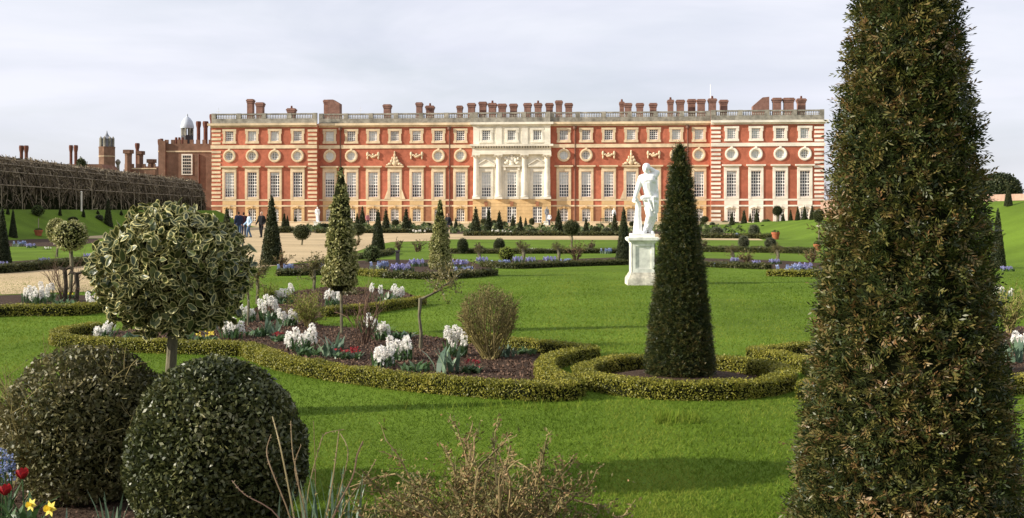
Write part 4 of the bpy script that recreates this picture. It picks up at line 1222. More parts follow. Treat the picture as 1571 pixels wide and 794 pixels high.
# bulbs in flower
def spike_mb(mb, base, h, r, petal, npet, m, size):
    t = rng.random(npet); a = rng.random(npet) * 2 * math.pi
    rr = r * np.sqrt(np.clip(1 - (np.abs(t - 0.42) * 1.55) ** 3, 0.15, 1))
    P = np.stack([rr * np.cos(a), rr * np.sin(a), t * h], -1) + np.asarray(base)
    N = np.stack([np.cos(a), np.sin(a), (t - 0.35)], -1)
    leaves(mb, P, unit(N), size, size * 0.75, m, None, 0.6, 0.7, 0.5)
def strap(mb, base, ang, L, w, arch, m, r):
    dirv = np.array([math.cos(ang), math.sin(ang), 0]); sd = np.array([-math.sin(ang), math.cos(ang), 0])
    pts = [np.asarray(base) + dirv * (arch * L * t ** 1.6) + np.array([0, 0, L * (t - 0.42 * arch * t * t)]) for t in (0, .35, .7, 1.0)]
    ws = [w * .7, w, w * .8, w * .1]
    V = []
    for p, q in zip(pts, ws): V += [p - sd * q / 2, p + sd * q / 2]
    mb.add(V, [(0, 1, 3, 2), (2, 3, 5, 4), (4, 5, 7, 6)], m, r)
def leaf_tuft(n, L, w, spread, mat, arch=(0.2, 0.8), name='foliage'):
    mb = MB()
    for k in range(n):
        a = rng.random() * 6.28; q = spread * math.sqrt(rng.random())
        strap(mb, (q * math.cos(a), q * math.sin(a), 0), rng.random() * 6.28, L * (0.6 + 0.6 * rng.random()), w * (0.7 + 0.6 * rng.random()), arch[0] + (arch[1] - arch[0]) * rng.random(), 0, rng.random())
    return mb.mesh(name, M[mat])
SPK = []
for k in range(3):
    mb = MB(); mb.tube([(0, 0, -0.12), (0, 0, 0.1)], 0.006, 5, 1); spike_mb(mb, (0, 0, 0), 0.15, 0.034, 'w', 95, 0, 0.032); SPK.append(mb.mesh('flower_spike', [M['wpetal'], M['bulbleaf']]))
TUFT = [leaf_tuft(34, 0.22, 0.03, 0.14, 'bulbleaf'), leaf_tuft(34, 0.20, 0.03, 0.14, 'bulbleaf')]
def hyacinths(px, yb, spots, label, group='white hyacinth clumps in the near parterre beds', scale=1.0):
    """spots: pixel positions of the middles of the flower spikes"""
    o = G(px, yb); d = o[1]
    root = empty('white_hyacinth', o); tag(root, uniq(label), 'flowers', group)
    for sx, sy in spots:
        dd = rng.normal() * 0.05
        x = (sx - CX) * d / F - o[0]; z = zat(sy, d) - 0.075 * scale
        s = link_mesh('flower_spike', SPK[rng.integers(3)], root, (x, dd, max(z, 0.05)), rng.random() * 6, (scale * 1.15,) * 3)
        s.rotation_euler = (rng.normal() * 0.15, rng.normal() * 0.15, rng.random() * 6)
    xs_ = [(sx - CX) * d / F - o[0] for sx, sy in spots]
    wdt = max(0.12, (max(xs_) - min(xs_)) / 2 + 0.08)
    link_mesh('foliage', TUFT[rng.integers(2)], root, ((max(xs_) + min(xs_)) / 2, 0, 0), rng.random() * 6, (wdt / 0.17, 1.0, 1.0))
    return root
def far_clump(petal, leafm, nsp, h, r):
    mb = MB()
    for k in range(nsp):
        a = rng.random() * 6.28; q = r * math.sqrt(rng.random())
        spike_mb(mb, (q * math.cos(a) * 1.0, q * math.sin(a) * 0.5, h * (0.35 + 0.25 * rng.random())), h * 0.5, 0.05, 'l', 26, 0, 0.07)
    for k in range(nsp * 3):
        a = rng.random() * 6.28; q = r * math.sqrt(rng.random())
        strap(mb, (q * math.cos(a), q * math.sin(a) * 0.5, 0), rng.random() * 6.28, h * 0.75, 0.05, 0.2 + 0.5 * rng.random(), 1, rng.random())
    return mb.mesh('hyacinth_clump', [M[petal], M[leafm]])
FC = {'lilac': [far_clump('lpetal', 'bulbleaf', 16, 0.32, 0.5), far_clump('lpetal', 'bulbleaf', 13, 0.32, 0.5)], 'blue': [far_clump('bpetal', 'blueleaf', 13, 0.32, 0.5), far_clump('bpetal', 'blueleaf', 11, 0.32, 0.5)],
      'white': [far_clump('wpetal', 'midleaf', 7, 0.32, 0.5), far_clump('wpetal', 'midleaf', 5, 0.32, 0.5)]}
def clump(px, yb, wpx, kind, label, hpx=None, group='hyacinth clumps in the far beds'):
    o = G(px, yb); d = o[1]; s = (wpx * d / F / 2) / 0.5
    hz = 1.0 if hpx is None else (hpx * d / F) / 0.34
    ob = link_mesh('hyacinth_clump', FC[kind][int(px) % 2], None, o, rng.normal() * 0.2, (s, s, hz))
    tag(ob, uniq(label), 'flowers', group)
    return ob
def twig_bush_mesh(n, h, r, mat, depth=2, kids=3, name='bare_shrub', r0=0.012, buds=0, budmat=None, budsize=0.02, spread=0.35, fl=0.55):
    mb = MB(); tips = []
    for k in range(n):
        a = rng.random() * 6.28; q = math.sqrt(rng.random())
        d = np.array([math.cos(a) * q * r / h * 1.1, math.sin(a) * q * r / h * 1.1, 1.0])
        branch(mb, (math.cos(a) * q * r * 0.2, math.sin(a) * q * r * 0.2, 0), d, h * fl * (0.8 + 0.35 * rng.random()), r0, depth, kids, spread, 0, -0.02, 4, 4, tips, 0.12, 0.6)
    if buds and tips:
        P = np.array([t[0] for t in tips]); N = np.array([t[1] for t in tips])
        idx = rng.integers(0, len(P), buds)
        leaves(mb, P[idx] + rng.normal(size=(buds, 3)) * 0.012, N[idx], budsize, budsize * 0.5, 1, None, 0.4, 0.9, 0.4)
    return mb.mesh(name, [M[mat], M[budmat or mat]])
# ------------------------------------------------------------------ near plants
def frustum(prof): return np.asarray(prof, dtype=float)

# the big yew at the right
def big_yew():
    d = 4.2; o = at(1389, d)
    prof = [(0.50, 0.0), (0.525, 0.12), (0.435, 0.675), (0.378, 1.14), (0.342, 1.38), (0.318, 1.62), (0.298, 1.86), (0.270, 2.1), (0.243, 2.34), (0.206, 2.58), (0.15, 3.0), (0.10, 3.4), (0.04, 3.75), (0.01, 3.85)]
    prof = [(max(0.004, r - 0.043), z) for r, z in prof]
    root = empty('yew_cone', o); tag(root, 'huge nearest yew cone at the right, shaggy and browned, its tip out of the picture', 'yew cone')
    mb = MB(); mb.tube([(0, 0, 0), (0, 0, 1.2)], [0.06, 0.045], 8); mb.build('trunk', M['dkbark'], root)
    mb = MB()
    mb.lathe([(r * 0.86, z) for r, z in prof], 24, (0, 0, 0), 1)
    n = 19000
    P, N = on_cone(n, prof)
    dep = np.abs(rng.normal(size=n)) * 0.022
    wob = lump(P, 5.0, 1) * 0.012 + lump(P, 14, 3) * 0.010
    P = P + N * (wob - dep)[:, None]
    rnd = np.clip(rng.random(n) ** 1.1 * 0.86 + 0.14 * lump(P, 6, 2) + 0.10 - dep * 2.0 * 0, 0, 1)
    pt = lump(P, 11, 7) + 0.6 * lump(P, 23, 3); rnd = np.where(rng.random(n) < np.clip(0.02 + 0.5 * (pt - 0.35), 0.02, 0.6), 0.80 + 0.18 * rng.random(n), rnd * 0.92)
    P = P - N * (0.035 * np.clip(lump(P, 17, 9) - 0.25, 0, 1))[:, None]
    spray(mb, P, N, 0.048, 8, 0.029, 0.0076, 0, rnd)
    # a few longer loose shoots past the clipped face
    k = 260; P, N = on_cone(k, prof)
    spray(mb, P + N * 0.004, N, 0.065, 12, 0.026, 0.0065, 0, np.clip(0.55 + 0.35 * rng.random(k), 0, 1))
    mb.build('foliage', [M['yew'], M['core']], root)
big_yew()

def mid_yew():
    o = np.array([cxy[0], cxy[1], 0.0]); o[0] = at(1043, cxy[1])[0]
    root = empty('yew_cone', o); tag(root, 'tall dark clipped yew cone inside the round box edged bed, right of the white statue', 'yew cone')
    zb = 0.09
    prof = [(0.325, zb), (0.342, zb + 0.1), (0.325, 0.42), (0.262, 0.95), (0.165, 1.71), (0.082, 2.28), (0.055, 2.42), (0.035, 2.49), (0.006, 2.51)]
    mb = MB(); mb.tube([(0, 0, 0), (0, 0, 1.2)], [0.05, 0.03], 8); mb.build('trunk', M['dkbark'], root)
    mb = MB(); mb.lathe([(r * 0.88, z) for r, z in prof], 20, (0, 0, 0), 1)
    n = 17000; P, N = on_cone(n, prof)
    P = P + N * (lump(P, 6, 5) * 0.012 - np.abs(rng.normal(size=n)) * 0.016)[:, None]
    spray(mb, P, N, 0.045, 7, 0.026, 0.0065, 0, np.clip(rng.random(n) ** 1.5 * 0.75 + 0.12 * lump(P, 7), 0, 1))
    mb.build('foliage', [M['yew'], M['core']], root)
    mb = MB(); mb.lathe([(0.92, 0.011), (0.75, 0.05), (0.45, 0.10), (0.02, 0.12)], 32, (cxy[0], cxy[1], 0))
    tag(mb.build('soil_mound', M['soil'], None, True), kind='structure')
mid_yew()
def outer_yew():
    root = empty('yew_cone', (-5.1, 9.55, 0)); tag(root, 'tall yew cone just outside the left edge, its long shadow lying across the near lawn', 'yew cone')
    prof = [(0.34, 0.0), (0.38, 0.1), (0.31, 0.6), (0.24, 1.2), (0.15, 1.8), (0.07, 2.3), (0.01, 2.65)]
    mb = MB(); mb.lathe([(r * 0.9, z) for r, z in prof], 20, (0, 0, 0), 1)
    P, N = on_cone(7000, prof); leaves(mb, P + N * rng.normal(size=(7000, 1)) * 0.015, N, 0.05, 0.025, 0, None, 0.5, 0.8, 0.4)
    mb.build('foliage', [M['yew'], M['core']], root)
outer_yew()

def round_bush():
    d = 6.3; o = at(336, d)
    root = empty('round_bush', o); tag(root, 'dense ball of glossy dark leaves in the near bed, before the variegated holly', 'bush')
    c = (0, 0, 0.46); rad = (0.47, 0.47, 0.53)
    mb = MB(); mb.ell(c, tuple(v * 0.88 for v in rad), 24, 16, 1, 0.5, lambda v: 1 + 0.03 * lump(v, 3))
    n = 28000; P, N = on_ell(n, c, rad, -0.97)
    s = 1 + 0.07 * lump(N, 2.6, 3) + 0.035 * lump(N, 8, 1)
    P = (P - np.array(c)) * s[:, None] + np.array(c) - N * (np.abs(rng.normal(size=(n, 1))) * 0.03) + N * 0.015
    leaves(mb, P, N, 0.033, 0.0165, 0, None, 0.5, 0.9, 0.35, 0.35, 5)
    mb.build('foliage', [M['glossy'], M['core']], root)
    mb = MB()
    for k in range(5): mb.tube([(0, 0, 0), (math.cos(k) * 0.1, math.sin(k * 1.7) * 0.1, 0.35)], [0.02, 0.012], 5)
    mb.build('stem', M['dkbark'], root)
round_bush()

def loose_bush():
    d = 7.2; o = at(132, d)
    root = empty('loose_bush', o); tag(root, 'untidy round bush of dull leaves with bare twigs, left of the glossy ball', 'bush')
    c = (0, 0, 0.43); rad = (0.53, 0.46, 0.50)
    mb = MB(); mb.ell((0.05, 0, 0.42), (0.39, 0.37, 0.40), 24, 16, 1)
    n = 25000; P, N = on_ell(n, c, rad, -0.85); kp = rng.random(n) < np.clip(1.05 + 0.9 * N[:, 0], 0.25, 1); P, N = P[kp], N[kp]; n = len(P)
    s = 1 + 0.09 * lump(N, 3.0, 6) + 0.05 * lump(N, 9, 2)
    P = (P - np.array(c)) * s[:, None] + np.array(c) - N * (np.abs(rng.normal(size=(n, 1))) * 0.05) + N * 0.02
    leaves(mb, P, N, 0.034, 0.016, 0, None, 0.5, 0.9, 0.3, 0.3, 8)
    mb.build('foliage', [M['dull'], M['core']], root)
    mb = MB(); tips = []
    for k in range(150):
        a = rng.random() * 6.28; q = math.sqrt(rng.random())
        dv = np.array([math.cos(a) * q * 0.9 - 0.42, math.sin(a) * q * 0.6 - 0.15, 0.75])
        branch(mb, (-0.05, 0, 0.05), dv, 0.50 + 0.12 * rng.random(), 0.006, 2, 3, 0.4, 0, 0.0, 4, 4, tips, 0.14, 0.45)
    P = np.array([t[0] for t in tips]); idx = rng.integers(0, len(P), 1400)
    leaves(mb, P[idx], np.array([t[1] for t in tips])[idx], 0.02, 0.01, 1)
    mb.build('twigs', [M['olive_twig'], M['dull']], root)
loose_bush()

def holly():
    d = 7.1; o = at(264, d)
    root = empty('holly_tree', o); tag(root, 'big variegated holly clipped to a round head on one bare trunk, cream edged leaves', 'tree')
    c = (0.0, 0, 1.455); rad = (0.545, 0.53, 0.44)
    mb = MB()
    mb.tube([(0.005, 0, 0), (0.0, 0, 0.4), (-0.012, 0, 0.75), (0.01, 0, 1.1), (0.0, 0, 1.4)], [0.044, 0.036, 0.034, 0.030, 0.02], 10)
    for k in range(8):
        a = k * 0.8; mb.tube([(0, 0, 1.0 + 0.03 * k), (math.cos(a) * 0.2, math.sin(a) * 0.2, 1.25 + 0.02 * k), (math.cos(a) * 0.38, math.sin(a) * 0.38, 1.4 + 0.02 * k)], [0.018, 0.012, 0.006], 5)
    mb.build('trunk', M['bark'], root)
    prof = [(0.08, 1.05), (0.27, 1.09), (0.40, 1.20), (0.475, 1.37), (0.46, 1.50), (0.39, 1.64), (0.28, 1.75), (0.14, 1.83), (0.02, 1.87)]
    mb = MB(); mb.lathe([(r * 0.62, 1.44 + (z - 1.44) * 0.64) for r, z in prof], 20, (0, 0, 0), 1)
    n = 4600; P, N = on_cone(n, prof)
    m_ = np.array([0, 0, 1.44]); dv = unit(P - m_)
    s = 1 + 0.10 * lump(dv, 3.1, 8) + 0.085 * lump(dv, 8, 4) + 0.04 * lump(dv, 17, 2)
    P = (P - m_) * s[:, None] + m_ - N * (rng.random((n, 1)) ** 1.3 * 0.19) + rng.normal(size=(n, 3)) * 0.01
    rim_leaves(mb, P, N, 0.068, 0.040, 0, 0.5, 0.9)
    mb.build('crown', [M['holly'], M['core']], root)
holly()

def pillar(px, yb, y0, prof_px, nleaf, leaf, label, bare=True):
    o = G(px, yb); d = o[1]; p = F / d
    root = empty('variegated_pillar', o); tag(root, label, 'shrub', 'variegated pillars')
    mb = MB(); mb.tube([(0.01, 0, 0), (0.0, 0, zat(y0, d) + 0.2)], [0.026, 0.022], 6); mb.build('trunk', M['bark'], root)
    prof = [(w / 2 / p, zat(y, d)) for y, w in prof_px]
    mb = MB(); mb.lathe([(max(0.01, r * 0.75), z) for r, z in prof], 14, (0, 0, 0), 1)
    P, N = on_cone(nleaf, prof)
    P = P + N * (0.045 * lump(P, 6, 3) + 0.035 * lump(P, 17, 1) - np.abs(rng.normal(size=nleaf)) * 0.035 - 0.012)[:, None]
    leaves(mb, P, N, leaf, leaf * 0.55, 0, None, 0.6, 0.8, 0.3, 0.3, 7)
    mb.build('foliage', [M['varieg'], M['core']], root)
pillar(523, 512, 440, [(446, 30), (436, 56), (405, 52), (380, 48), (350, 42), (318, 36), (295, 26), (275, 15), (256, 5)], 9000, 0.045, 'tall cream and green variegated pillar on a short bare stem behind the white hyacinths')
pillar(675, 424, 412, [(414, 26), (408, 33), (390, 33), (370, 30), (345, 22), (325, 14), (306, 4)], 7000, 0.055, 'shorter variegated pillar between the lilac hyacinths, left of the man in dark clothes')

# box hedges of the near parterre
HW, HH = 0.2, 0.165
hedge('box_hedge', PX([(378, 545), (420, 562), (470, 575), (560, 589), (650, 600), (780, 611), (850, 614), (880, 611)]), HW, HH, 0.022, 9000, 'box', 'long front box hedge of the hyacinth bed, curving right to the round yew bed', 'low box hedges round the beds')
hedge('box_hedge', PX([(884, 609), (850, 594), (836, 580), (845, 566), (880, 556), (912, 551)]), HW * 0.95, HH * 0.97, 0.022, 8000, 'box', 'hollow curved box hedge end facing the left side of the round yew bed', 'low box hedges round the beds')
hedge('box_hedge', PX([(910, 549), (860, 545), (800, 538), (740, 529), (690, 522)]), HW * 0.9, HH * 0.95, 0.022, 7000, 'box', 'shadowed back box hedge of the hyacinth bed, behind the round twiggy bush', 'low box hedges round the beds')
hedge('box_hedge', PX([(497, 486), (540, 483), (590, 477), (648, 467)]), HW * 0.95, HH, 0.026, 5000, 'box', 'dark box hedge before the farther row of white hyacinths', 'low box hedges round the beds')
hedge('box_hedge', PX([(368, 545), (310, 543), (250, 541), (150, 537), (95, 531), (92, 524), (112, 518), (150, 512)]), HW, HH, 0.022, 6500, 'box', 'box hedge running behind the holly trunk and round the left bed tip', 'low box hedges round the beds')
hedge('box_hedge', PX([(-80, 490), (0, 485), (60, 484), (110, 484), (160, 478)]), HW * 1.2, HH * 1.15, 0.03, 3500, 'box', 'box hedge of the left bed beside the gravel path', 'low box hedges round the beds')
hedge('box_hedge', [(c[0], c[1]) for c in circ], HW, HH, 0.022, 9000, 'box', 'ring of box hedge round the foot of the tall yew', 'low box hedges round the beds', True)
def mpx(lst): return mirror(PX(lst))
hedge('box_hedge', mpx([(884, 609), (850, 594), (836, 580), (845, 566), (880, 556), (912, 551)]), HW * 0.95, HH * 0.97, 0.022, 7000, 'box', 'hollow curved box hedge end between the round yew bed and the huge yew', 'low box hedges round the beds')
hedge('box_hedge', mpx([(910, 549), (860, 545), (800, 538), (740, 529), (690, 522)]), HW * 0.9, HH * 0.95, 0.022, 6000, 'box', 'back box hedge of the right bed, running behind the huge yew', 'low box hedges round the beds')
hedge('box_hedge', mpx([(470, 575), (560, 589), (650, 600), (780, 611), (850, 614), (880, 611)]), HW, HH, 0.022, 6000, 'box', 'front box hedge of the right bed, emerging at the right of the huge yew', 'low box hedges round the beds')
hedge('box_hedge', [at(-160, 8.15), at(-60, 8.25), at(20, 8.3), at(52, 8.3)], 0.24, 0.19, 0.022, 6000, 'boxgreen', 'short dark green hedge at the lower left edge, left of the untidy bush', 'low box hedges round the beds')

# hyacinths
hyacinths(460, 538, [(440, 518), (446, 522), (456, 512), (461, 526), (466, 520), (473, 509), (480, 508), (482, 516)], 'white hyacinths nearest the left end of the front box hedge')
hyacinths(592, 563, [(577, 549), (583, 541), (590, 545), (598, 540), (586, 557), (599, 548), (579, 559)], 'nearest white hyacinths, just left of the grey green tulip leaves in front')
hyacinths(622, 552, [(599, 527), (606, 531), (615, 538), (622, 528), (628, 524), (612, 546), (620, 540)], 'white hyacinths left of the gnarled leaning tree stem')
hyacinths(702, 546, [(686, 512), (693, 517), (700, 509), (706, 515), (712, 519), (697, 525)], 'white hyacinths just left of the round twiggy bush')
hyacinths(568, 512, [(561, 490), (566, 497), (572, 495), (576, 502)], 'few white hyacinths behind the bare rose stems')
hyacinths(588, 522, [(580, 505), (588, 503), (594, 509), (586, 512)], 'small white hyacinths fading behind the bare rose stems on the right')
hyacinths(444, 500, [(432, 482), (438, 487), (446, 483), (452, 490)], 'small white hyacinths beside the yellowish twiggy bush')
hyacinths(412, 492, [(402, 465), (408, 460), (414, 463), (420, 468), (425, 474), (405, 473)], 'white hyacinths above dark leaves, right of the holly head')
hyacinths(438, 466, [(424, 453), (430, 449), (436, 450), (443, 446), (451, 440), (427, 458)], 'farthest white hyacinths in the curve of the bed')
hyacinths(380, 494, [(372, 475), (377, 480), (383, 478), (388, 484)], 'white hyacinths touching the right edge of the holly head')
hyacinths(512, 470, [(500, 452), (508, 450), (514, 446), (520, 454), (512, 458)], 'white hyacinths under the tall variegated pillar')
hyacinths(602, 464, [(570, 441), (584, 444), (600, 442), (606, 446), (613, 450), (617, 447)], 'row of white hyacinths at the far edge of the bed behind the dark hedge')
hyacinths(354, 520, [(338, 492), (346, 496), (354, 500), (362, 497), (370, 502), (350, 506)], 'white hyacinths below the lower right of the holly head')
hyacinths(160, 524, [(149, 516), (155, 511), (161, 505), (166, 499), (172, 497)], 'pinkish white hyacinths below the lower left of the holly head')
hyacinths(44, 465, [(38, 448), (44, 444), (50, 446), (47, 452)], 'white hyacinths leftmost in the bed beside the gravel path')
hyacinths(60, 467, [(52, 456), (58, 449), (64, 446), (66, 452)], 'white hyacinths second from the left in the bed beside the gravel path')
hyacinths(74, 463, [(68, 438), (73, 443), (77, 449), (83, 440)], 'white hyacinths just left of the cut stumps beside the gravel path')
hyacinths(143, 474, [(136, 455), (141, 462), (147, 458), (150, 464)], 'white hyacinths between the cut stumps and the holly head')
hyacinths(1562, 540, [(1560, 520), (1566, 524), (1572, 519), (1566, 530)], 'white hyacinths at the right edge behind the huge yew')
hyacinths(1538, 458, [(1526, 447), (1533, 444), (1541, 447), (1548, 449)], 'small white hyacinths in the far bed at the right of the huge yew')

# other low plants of the beds
def leafclump(px, yb, mesh, label, sc=(1, 1, 1), cat='plant', group='leaf tufts in the near beds', name='leaf_tuft'):
    o = link_mesh(name, mesh, None, G(px, yb), rng.random() * 6, sc); tag(o, uniq(label), cat, group); return o
TUL = [leaf_tuft(16, 0.30, 0.055, 0.12, 'blueleaf', (0.15, 0.6), 'tulip_leaves') for _ in range(2)]
GRN = [leaf_tuft(46, 0.15, 0.04, 0.16, 'bulbleaf', (0.4, 1.1), 'leaf_tuft') for _ in range(2)]
leafclump(508, 548, TUL[0], 'grey green tulip leaves left of the red primroses', name='tulip_leaves')
leafclump(684, 573, TUL[1], 'largest grey green tulip leaves near the front hedge', (1.1, 1.1, 1.1), name='tulip_leaves')
leafclump(418, 515, TUL[0], 'grey green tulip leaves above the left red primroses', (0.9, 0.9, 0.9), name='tulip_leaves')
leafclump(778, 548, TUL[1], 'grey green tulip leaves right of the round twiggy bush', (0.7, 0.7, 0.6), name='tulip_leaves')
leafclump(1550, 556, TUL[0], 'tulip leaves at the right edge behind the huge yew', (1.0, 1.0, 1.0), name='tulip_leaves')
leafclump(637, 570, GRN[0], 'low green leaf tuft between the nearest hyacinths and tulip leaves')
leafclump(477, 546, GRN[1], 'low green leaf tuft below the left white hyacinths')
leafclump(395, 516, GRN[0], 'dark green leaf tuft at the left end of the bed')
leafclump(612, 520, GRN[1], 'green leaf tuft behind the bare rose stems', (1.3, 1, 1))
leafclump(205, 524, GRN[0], 'green leaf tuft under the holly head on the left', (1.4, 1, 1))
leafclump(280, 522, GRN[1], 'green leaf tuft just right of the holly trunk', (1.2, 1, 1.1))
leafclump(100, 468, GRN[0], 'green leaf tuft round the cut stumps', (1.8, 1, 1))
leafclump(808, 543, GRN[1], 'green leaf tuft at the back hedge right of the twiggy bush', (1.2, 1, 0.8))
def primroses(px, yb, w, petal, n, label, leafn=60, cat='flowers'):
    o = G(px, yb); d = o[1]; r = w * d / F / 2
    root = empty('primrose', o); tag(root, uniq(label), cat, 'primroses in the near beds')
    mb = MB(); k = n
    P = np.stack([(rng.random(k) * 2 - 1) * r, (rng.random(k) * 2 - 1) * 0.10, 0.085 + 0.05 * rng.random(k)], -1)
    for _ in range(5): leaves(mb, P + rng.normal(size=P.shape) * 0.008, np.tile([0, -0.3, 1.0], (k, 1)), 0.028, 0.024, 0, None, 0.9, 0.4, 0.2)
    mb.build('blossom', M[petal], root)
    mb = MB()
    for k in range(leafn):
        x, y = (rng.random() * 2 - 1) * r * 1.1, (rng.random() * 2 - 1) * 0.13
        strap(mb, (x, y - 0.04, 0), rng.random() * 6.28, 0.09 + 0.04 * rng.random(), 0.035, 0.5 + 0.6 * rng.random(), 0, rng.random())
    mb.build('foliage', M['bulbleaf'], root)
primroses(534, 550, 36, 'rpetal', 20, 'red primroses in front of the bare rose stems')
primroses(428, 523, 12, 'rpetal', 8, 'small red primroses at the left end of the bed')
primroses(723, 571, 26, 'rpetal', 13, 'red primroses at the foot of the round twiggy bush')
primroses(316, 524, 30, 'ypetal', 16, 'yellow primroses between the holly trunk and the white hyacinths')
primroses(104, 458, 14, 'ypetal', 7, 'yellow primrose beside the cut stumps')

# twiggy shrubs of the beds
def shrub(px, yb, yt, wpx, n, mat, label, buds=0, budmat=None, name='bare_shrub', depth=2, kids=3, r0=0.011, fl=0.55, budsize=0.02, spread=0.35, group='bare and twiggy shrubs of the near beds'):
    o = G(px, yb); d = o[1]; h = zat(yt, d); r = wpx * d / F / 2
    me = twig_bush_mesh(n, h, r, mat, depth, kids, name, r0, buds, budmat, budsize, spread, fl)
    ob = link_mesh(name, me, None, o); tag(ob, uniq(label), 'shrub', group); return ob
def twig_ball():
    o = G(750, 551); d = o[1]; p = F / d
    root = empty('twiggy_bush', o); tag(root, 'round olive twiggy bush standing in the mulch left of the round yew bed', 'shrub', 'bare and twiggy shrubs of the near beds')
    h = zat(438, d); r = 45 / p; c = (0, 0, h * 0.63)
    mb = MB()
    for k in range(70):
        a = rng.random() * 6.28; el = math.acos(1 - 1.25 * rng.random())
        e = np.array([math.sin(el) * math.cos(a) * r, math.sin(el) * math.sin(a) * r, c[2] + math.cos(el) * h * 0.31])
        b_ = np.array([rng.normal() * 0.05, rng.normal() * 0.05, 0]); m_ = b_ * 0.4 + e * np.array([0.62, 0.62, 0.5]) + rng.normal(size=3) * 0.02
        mb.tube([b_, m_, (m_ + e) / 2 + rng.normal(size=3) * 0.02, e], [0.009, 0.007, 0.005, 0.002], 4, 0, rng.random())
        for _ in range(9):
            t = rng.random(); q = m_ * (1 - t) + e * t; v = unit((q - np.array([0, 0, h * 0.25]))[None])[0] + rng.normal(size=3) * 0.5
            mb.tube([q, q + v * 0.035, q + v * 0.065 + rng.normal(size=3) * 0.012], [0.0045, 0.0035, 0.0015], 3, 0, rng.random())
    mb.build('stem', M['olive_twig'], root)
    n = 7500; P, N = on_ell(n, c, (r, r, h * 0.38), -0.8)
    dv = P - np.array(c); P = np.array(c) + dv * (1 + 0.10 * lump(N, 5, 2) - rng.random(n) ** 1.3 * 0.55)[:, None]
    mb = MB(); leaves(mb, P, N, 0.026, 0.009, 0, None, 0.3, 0.9, 0.7); mb.build('foliage', M['budleaf'], root)
twig_ball()
shrub(558, 528, 440, 75, 12, 'brown_twig', 'open bush of bare brown rose stems in the middle of the hyacinth bed', 0, None, 'rose_bush', 2, 3, 0.009, 0.62, 0.02, 0.4)
shrub(474, 502, 442, 56, 30, 'olive_twig', 'yellowish twiggy bush right of the white hyacinths above dark leaves', 1800, 'limeleaf', 'twiggy_bush', 2, 3, 0.008, 0.55, 0.03)
shrub(412, 466, 438, 30, 18, 'olive_twig', 'small yellowish twiggy bush between two thin tree stems', 700, 'limeleaf', 'twiggy_bush', 2, 3, 0.008, 0.6, 0.04)
shrub(100, 462, 392, 80, 12, 'brown_twig', 'bare twigs rising round the cut stumps by the gravel path', 0, None, 'bare_shrub', 2, 3, 0.01, 0.6)
shrub(18, 715, 535, 70, 7, 'twig', 'dead rose stems at the left edge before the lawn', 0, None, 'rose_bush', 2, 2, 0.008, 0.7)
shrub(1550, 512, 436, 50, 26, 'olive_twig', 'yellowish twiggy bush at the right edge beyond the huge yew', 1500, 'limeleaf', 'twiggy_bush', 2, 3, 0.01, 0.55, 0.035)
shrub(540, 452, 440, 120, 26, 'brown_twig', 'low brown twiggy ground plants round the tall variegated pillar', 900, 'dull', 'bare_shrub', 1, 3, 0.012, 0.9, 0.05)
for k, (px, yb, yt) in enumerate(((99, 462, 411), (117, 462, 418))):
    o = G(px, yb); d = o[1]; h = zat(yt, d); root = empty('pruned_stump', o)
    tag(root, ('left' if k == 0 else 'right') + ' pruned stump with a knobbly top beside the gravel path', 'stump', 'pruned stumps')
    mb = MB(); mb.tube([(0, 0, 0), (0.03, 0, h * .5), (0.0, 0, h)], [0.05, 0.04, 0.045], 7)
    for a in (-1, 1): mb.tube([(0, 0, h * 0.95), (0.12 * a, 0, h * 1.02), (0.16 * a, 0, h * 0.92)], [0.035, 0.03, 0.012], 5)
    mb.build('trunk', M['dkbark'], root)

def gnarled():
    o = G(645, 536); d = o[1]; p = F / d
    root = empty('gnarled_tree', o); tag(root, 'gnarled little tree with an upright stem and one leaning lichened branch', 'tree')
    q = lambda px, py: ((px - 645) / p, 0, zat(py, d))
    mb = MB(); mb.tube([(0, 0, 0), q(646, 510), q(643, 485), q(645, 457)], [0.028, 0.022, 0.02, 0.028], 7)
    mb.tube([q(645, 459), q(660, 452), q(672, 446), q(684, 436), q(694, 430)], [0.022, 0.018, 0.016, 0.013, 0.008], 6); mb.build('trunk', M['bark'], root)
    mb = MB(); tips = []
    for c in ((665, 448), (672, 446), (680, 440), (688, 435), (694, 431)):
        for _ in range(3): branch(mb, q(*c), (rng.normal() * 0.6 + 0.2, rng.normal() * 0.5, 0.8), 0.22, 0.007, 2, 3, 0.5, 0, 0, 3, 4, tips, 0.2)
    P = np.array([t[0] for t in tips]); i_ = rng.integers(0, len(P), 900)
    leaves(mb, P[i_] + rng.normal(size=(900, 3)) * 0.02, np.array([t[1] for t in tips])[i_], 0.03, 0.018, 1)
    mb.build('crown', [M['olive_twig'], M['dull']], root)
gnarled()

# thin standards near the beds
def twig_crown():
    mb = MB(); tips = []
    for k in range(26):
        dv = rng.normal(size=3) * np.array([1, 1, 0.7]) + np.array([0, 0, 0.9]); branch(mb, (0, 0, 0.15), dv, 1.0, 0.03, 2, 4, 0.55, 0, 0, 3, 3, tips, 0.15, 0.55)
    P = np.array([t[0] for t in tips]); i_ = rng.integers(0, len(P), 1300)
    leaves(mb, P[i_], np.array([t[1] for t in tips])[i_], 0.16, 0.1, 1)
    return mb.mesh('crown', [M['olive_twig'], M['dull']])
BALLS['twig'] = twig_crown()
standard(394, 466, 427, 396, 34, 'thin lollipop tree with olive crown right beside the holly head', 'twig', 'thin standards near the beds', stem=0.035)
standard(481, 447, 415, 384, 36, 'thin lollipop tree with brownish crown left of the tall variegated pillar', 'twig', 'thin standards near the beds', stem=0.04)
standard(380, 500, 446, 425, 16, 'slim grey stem at the right edge of the holly head', 'twig', 'thin standards near the beds', stem=0.022)
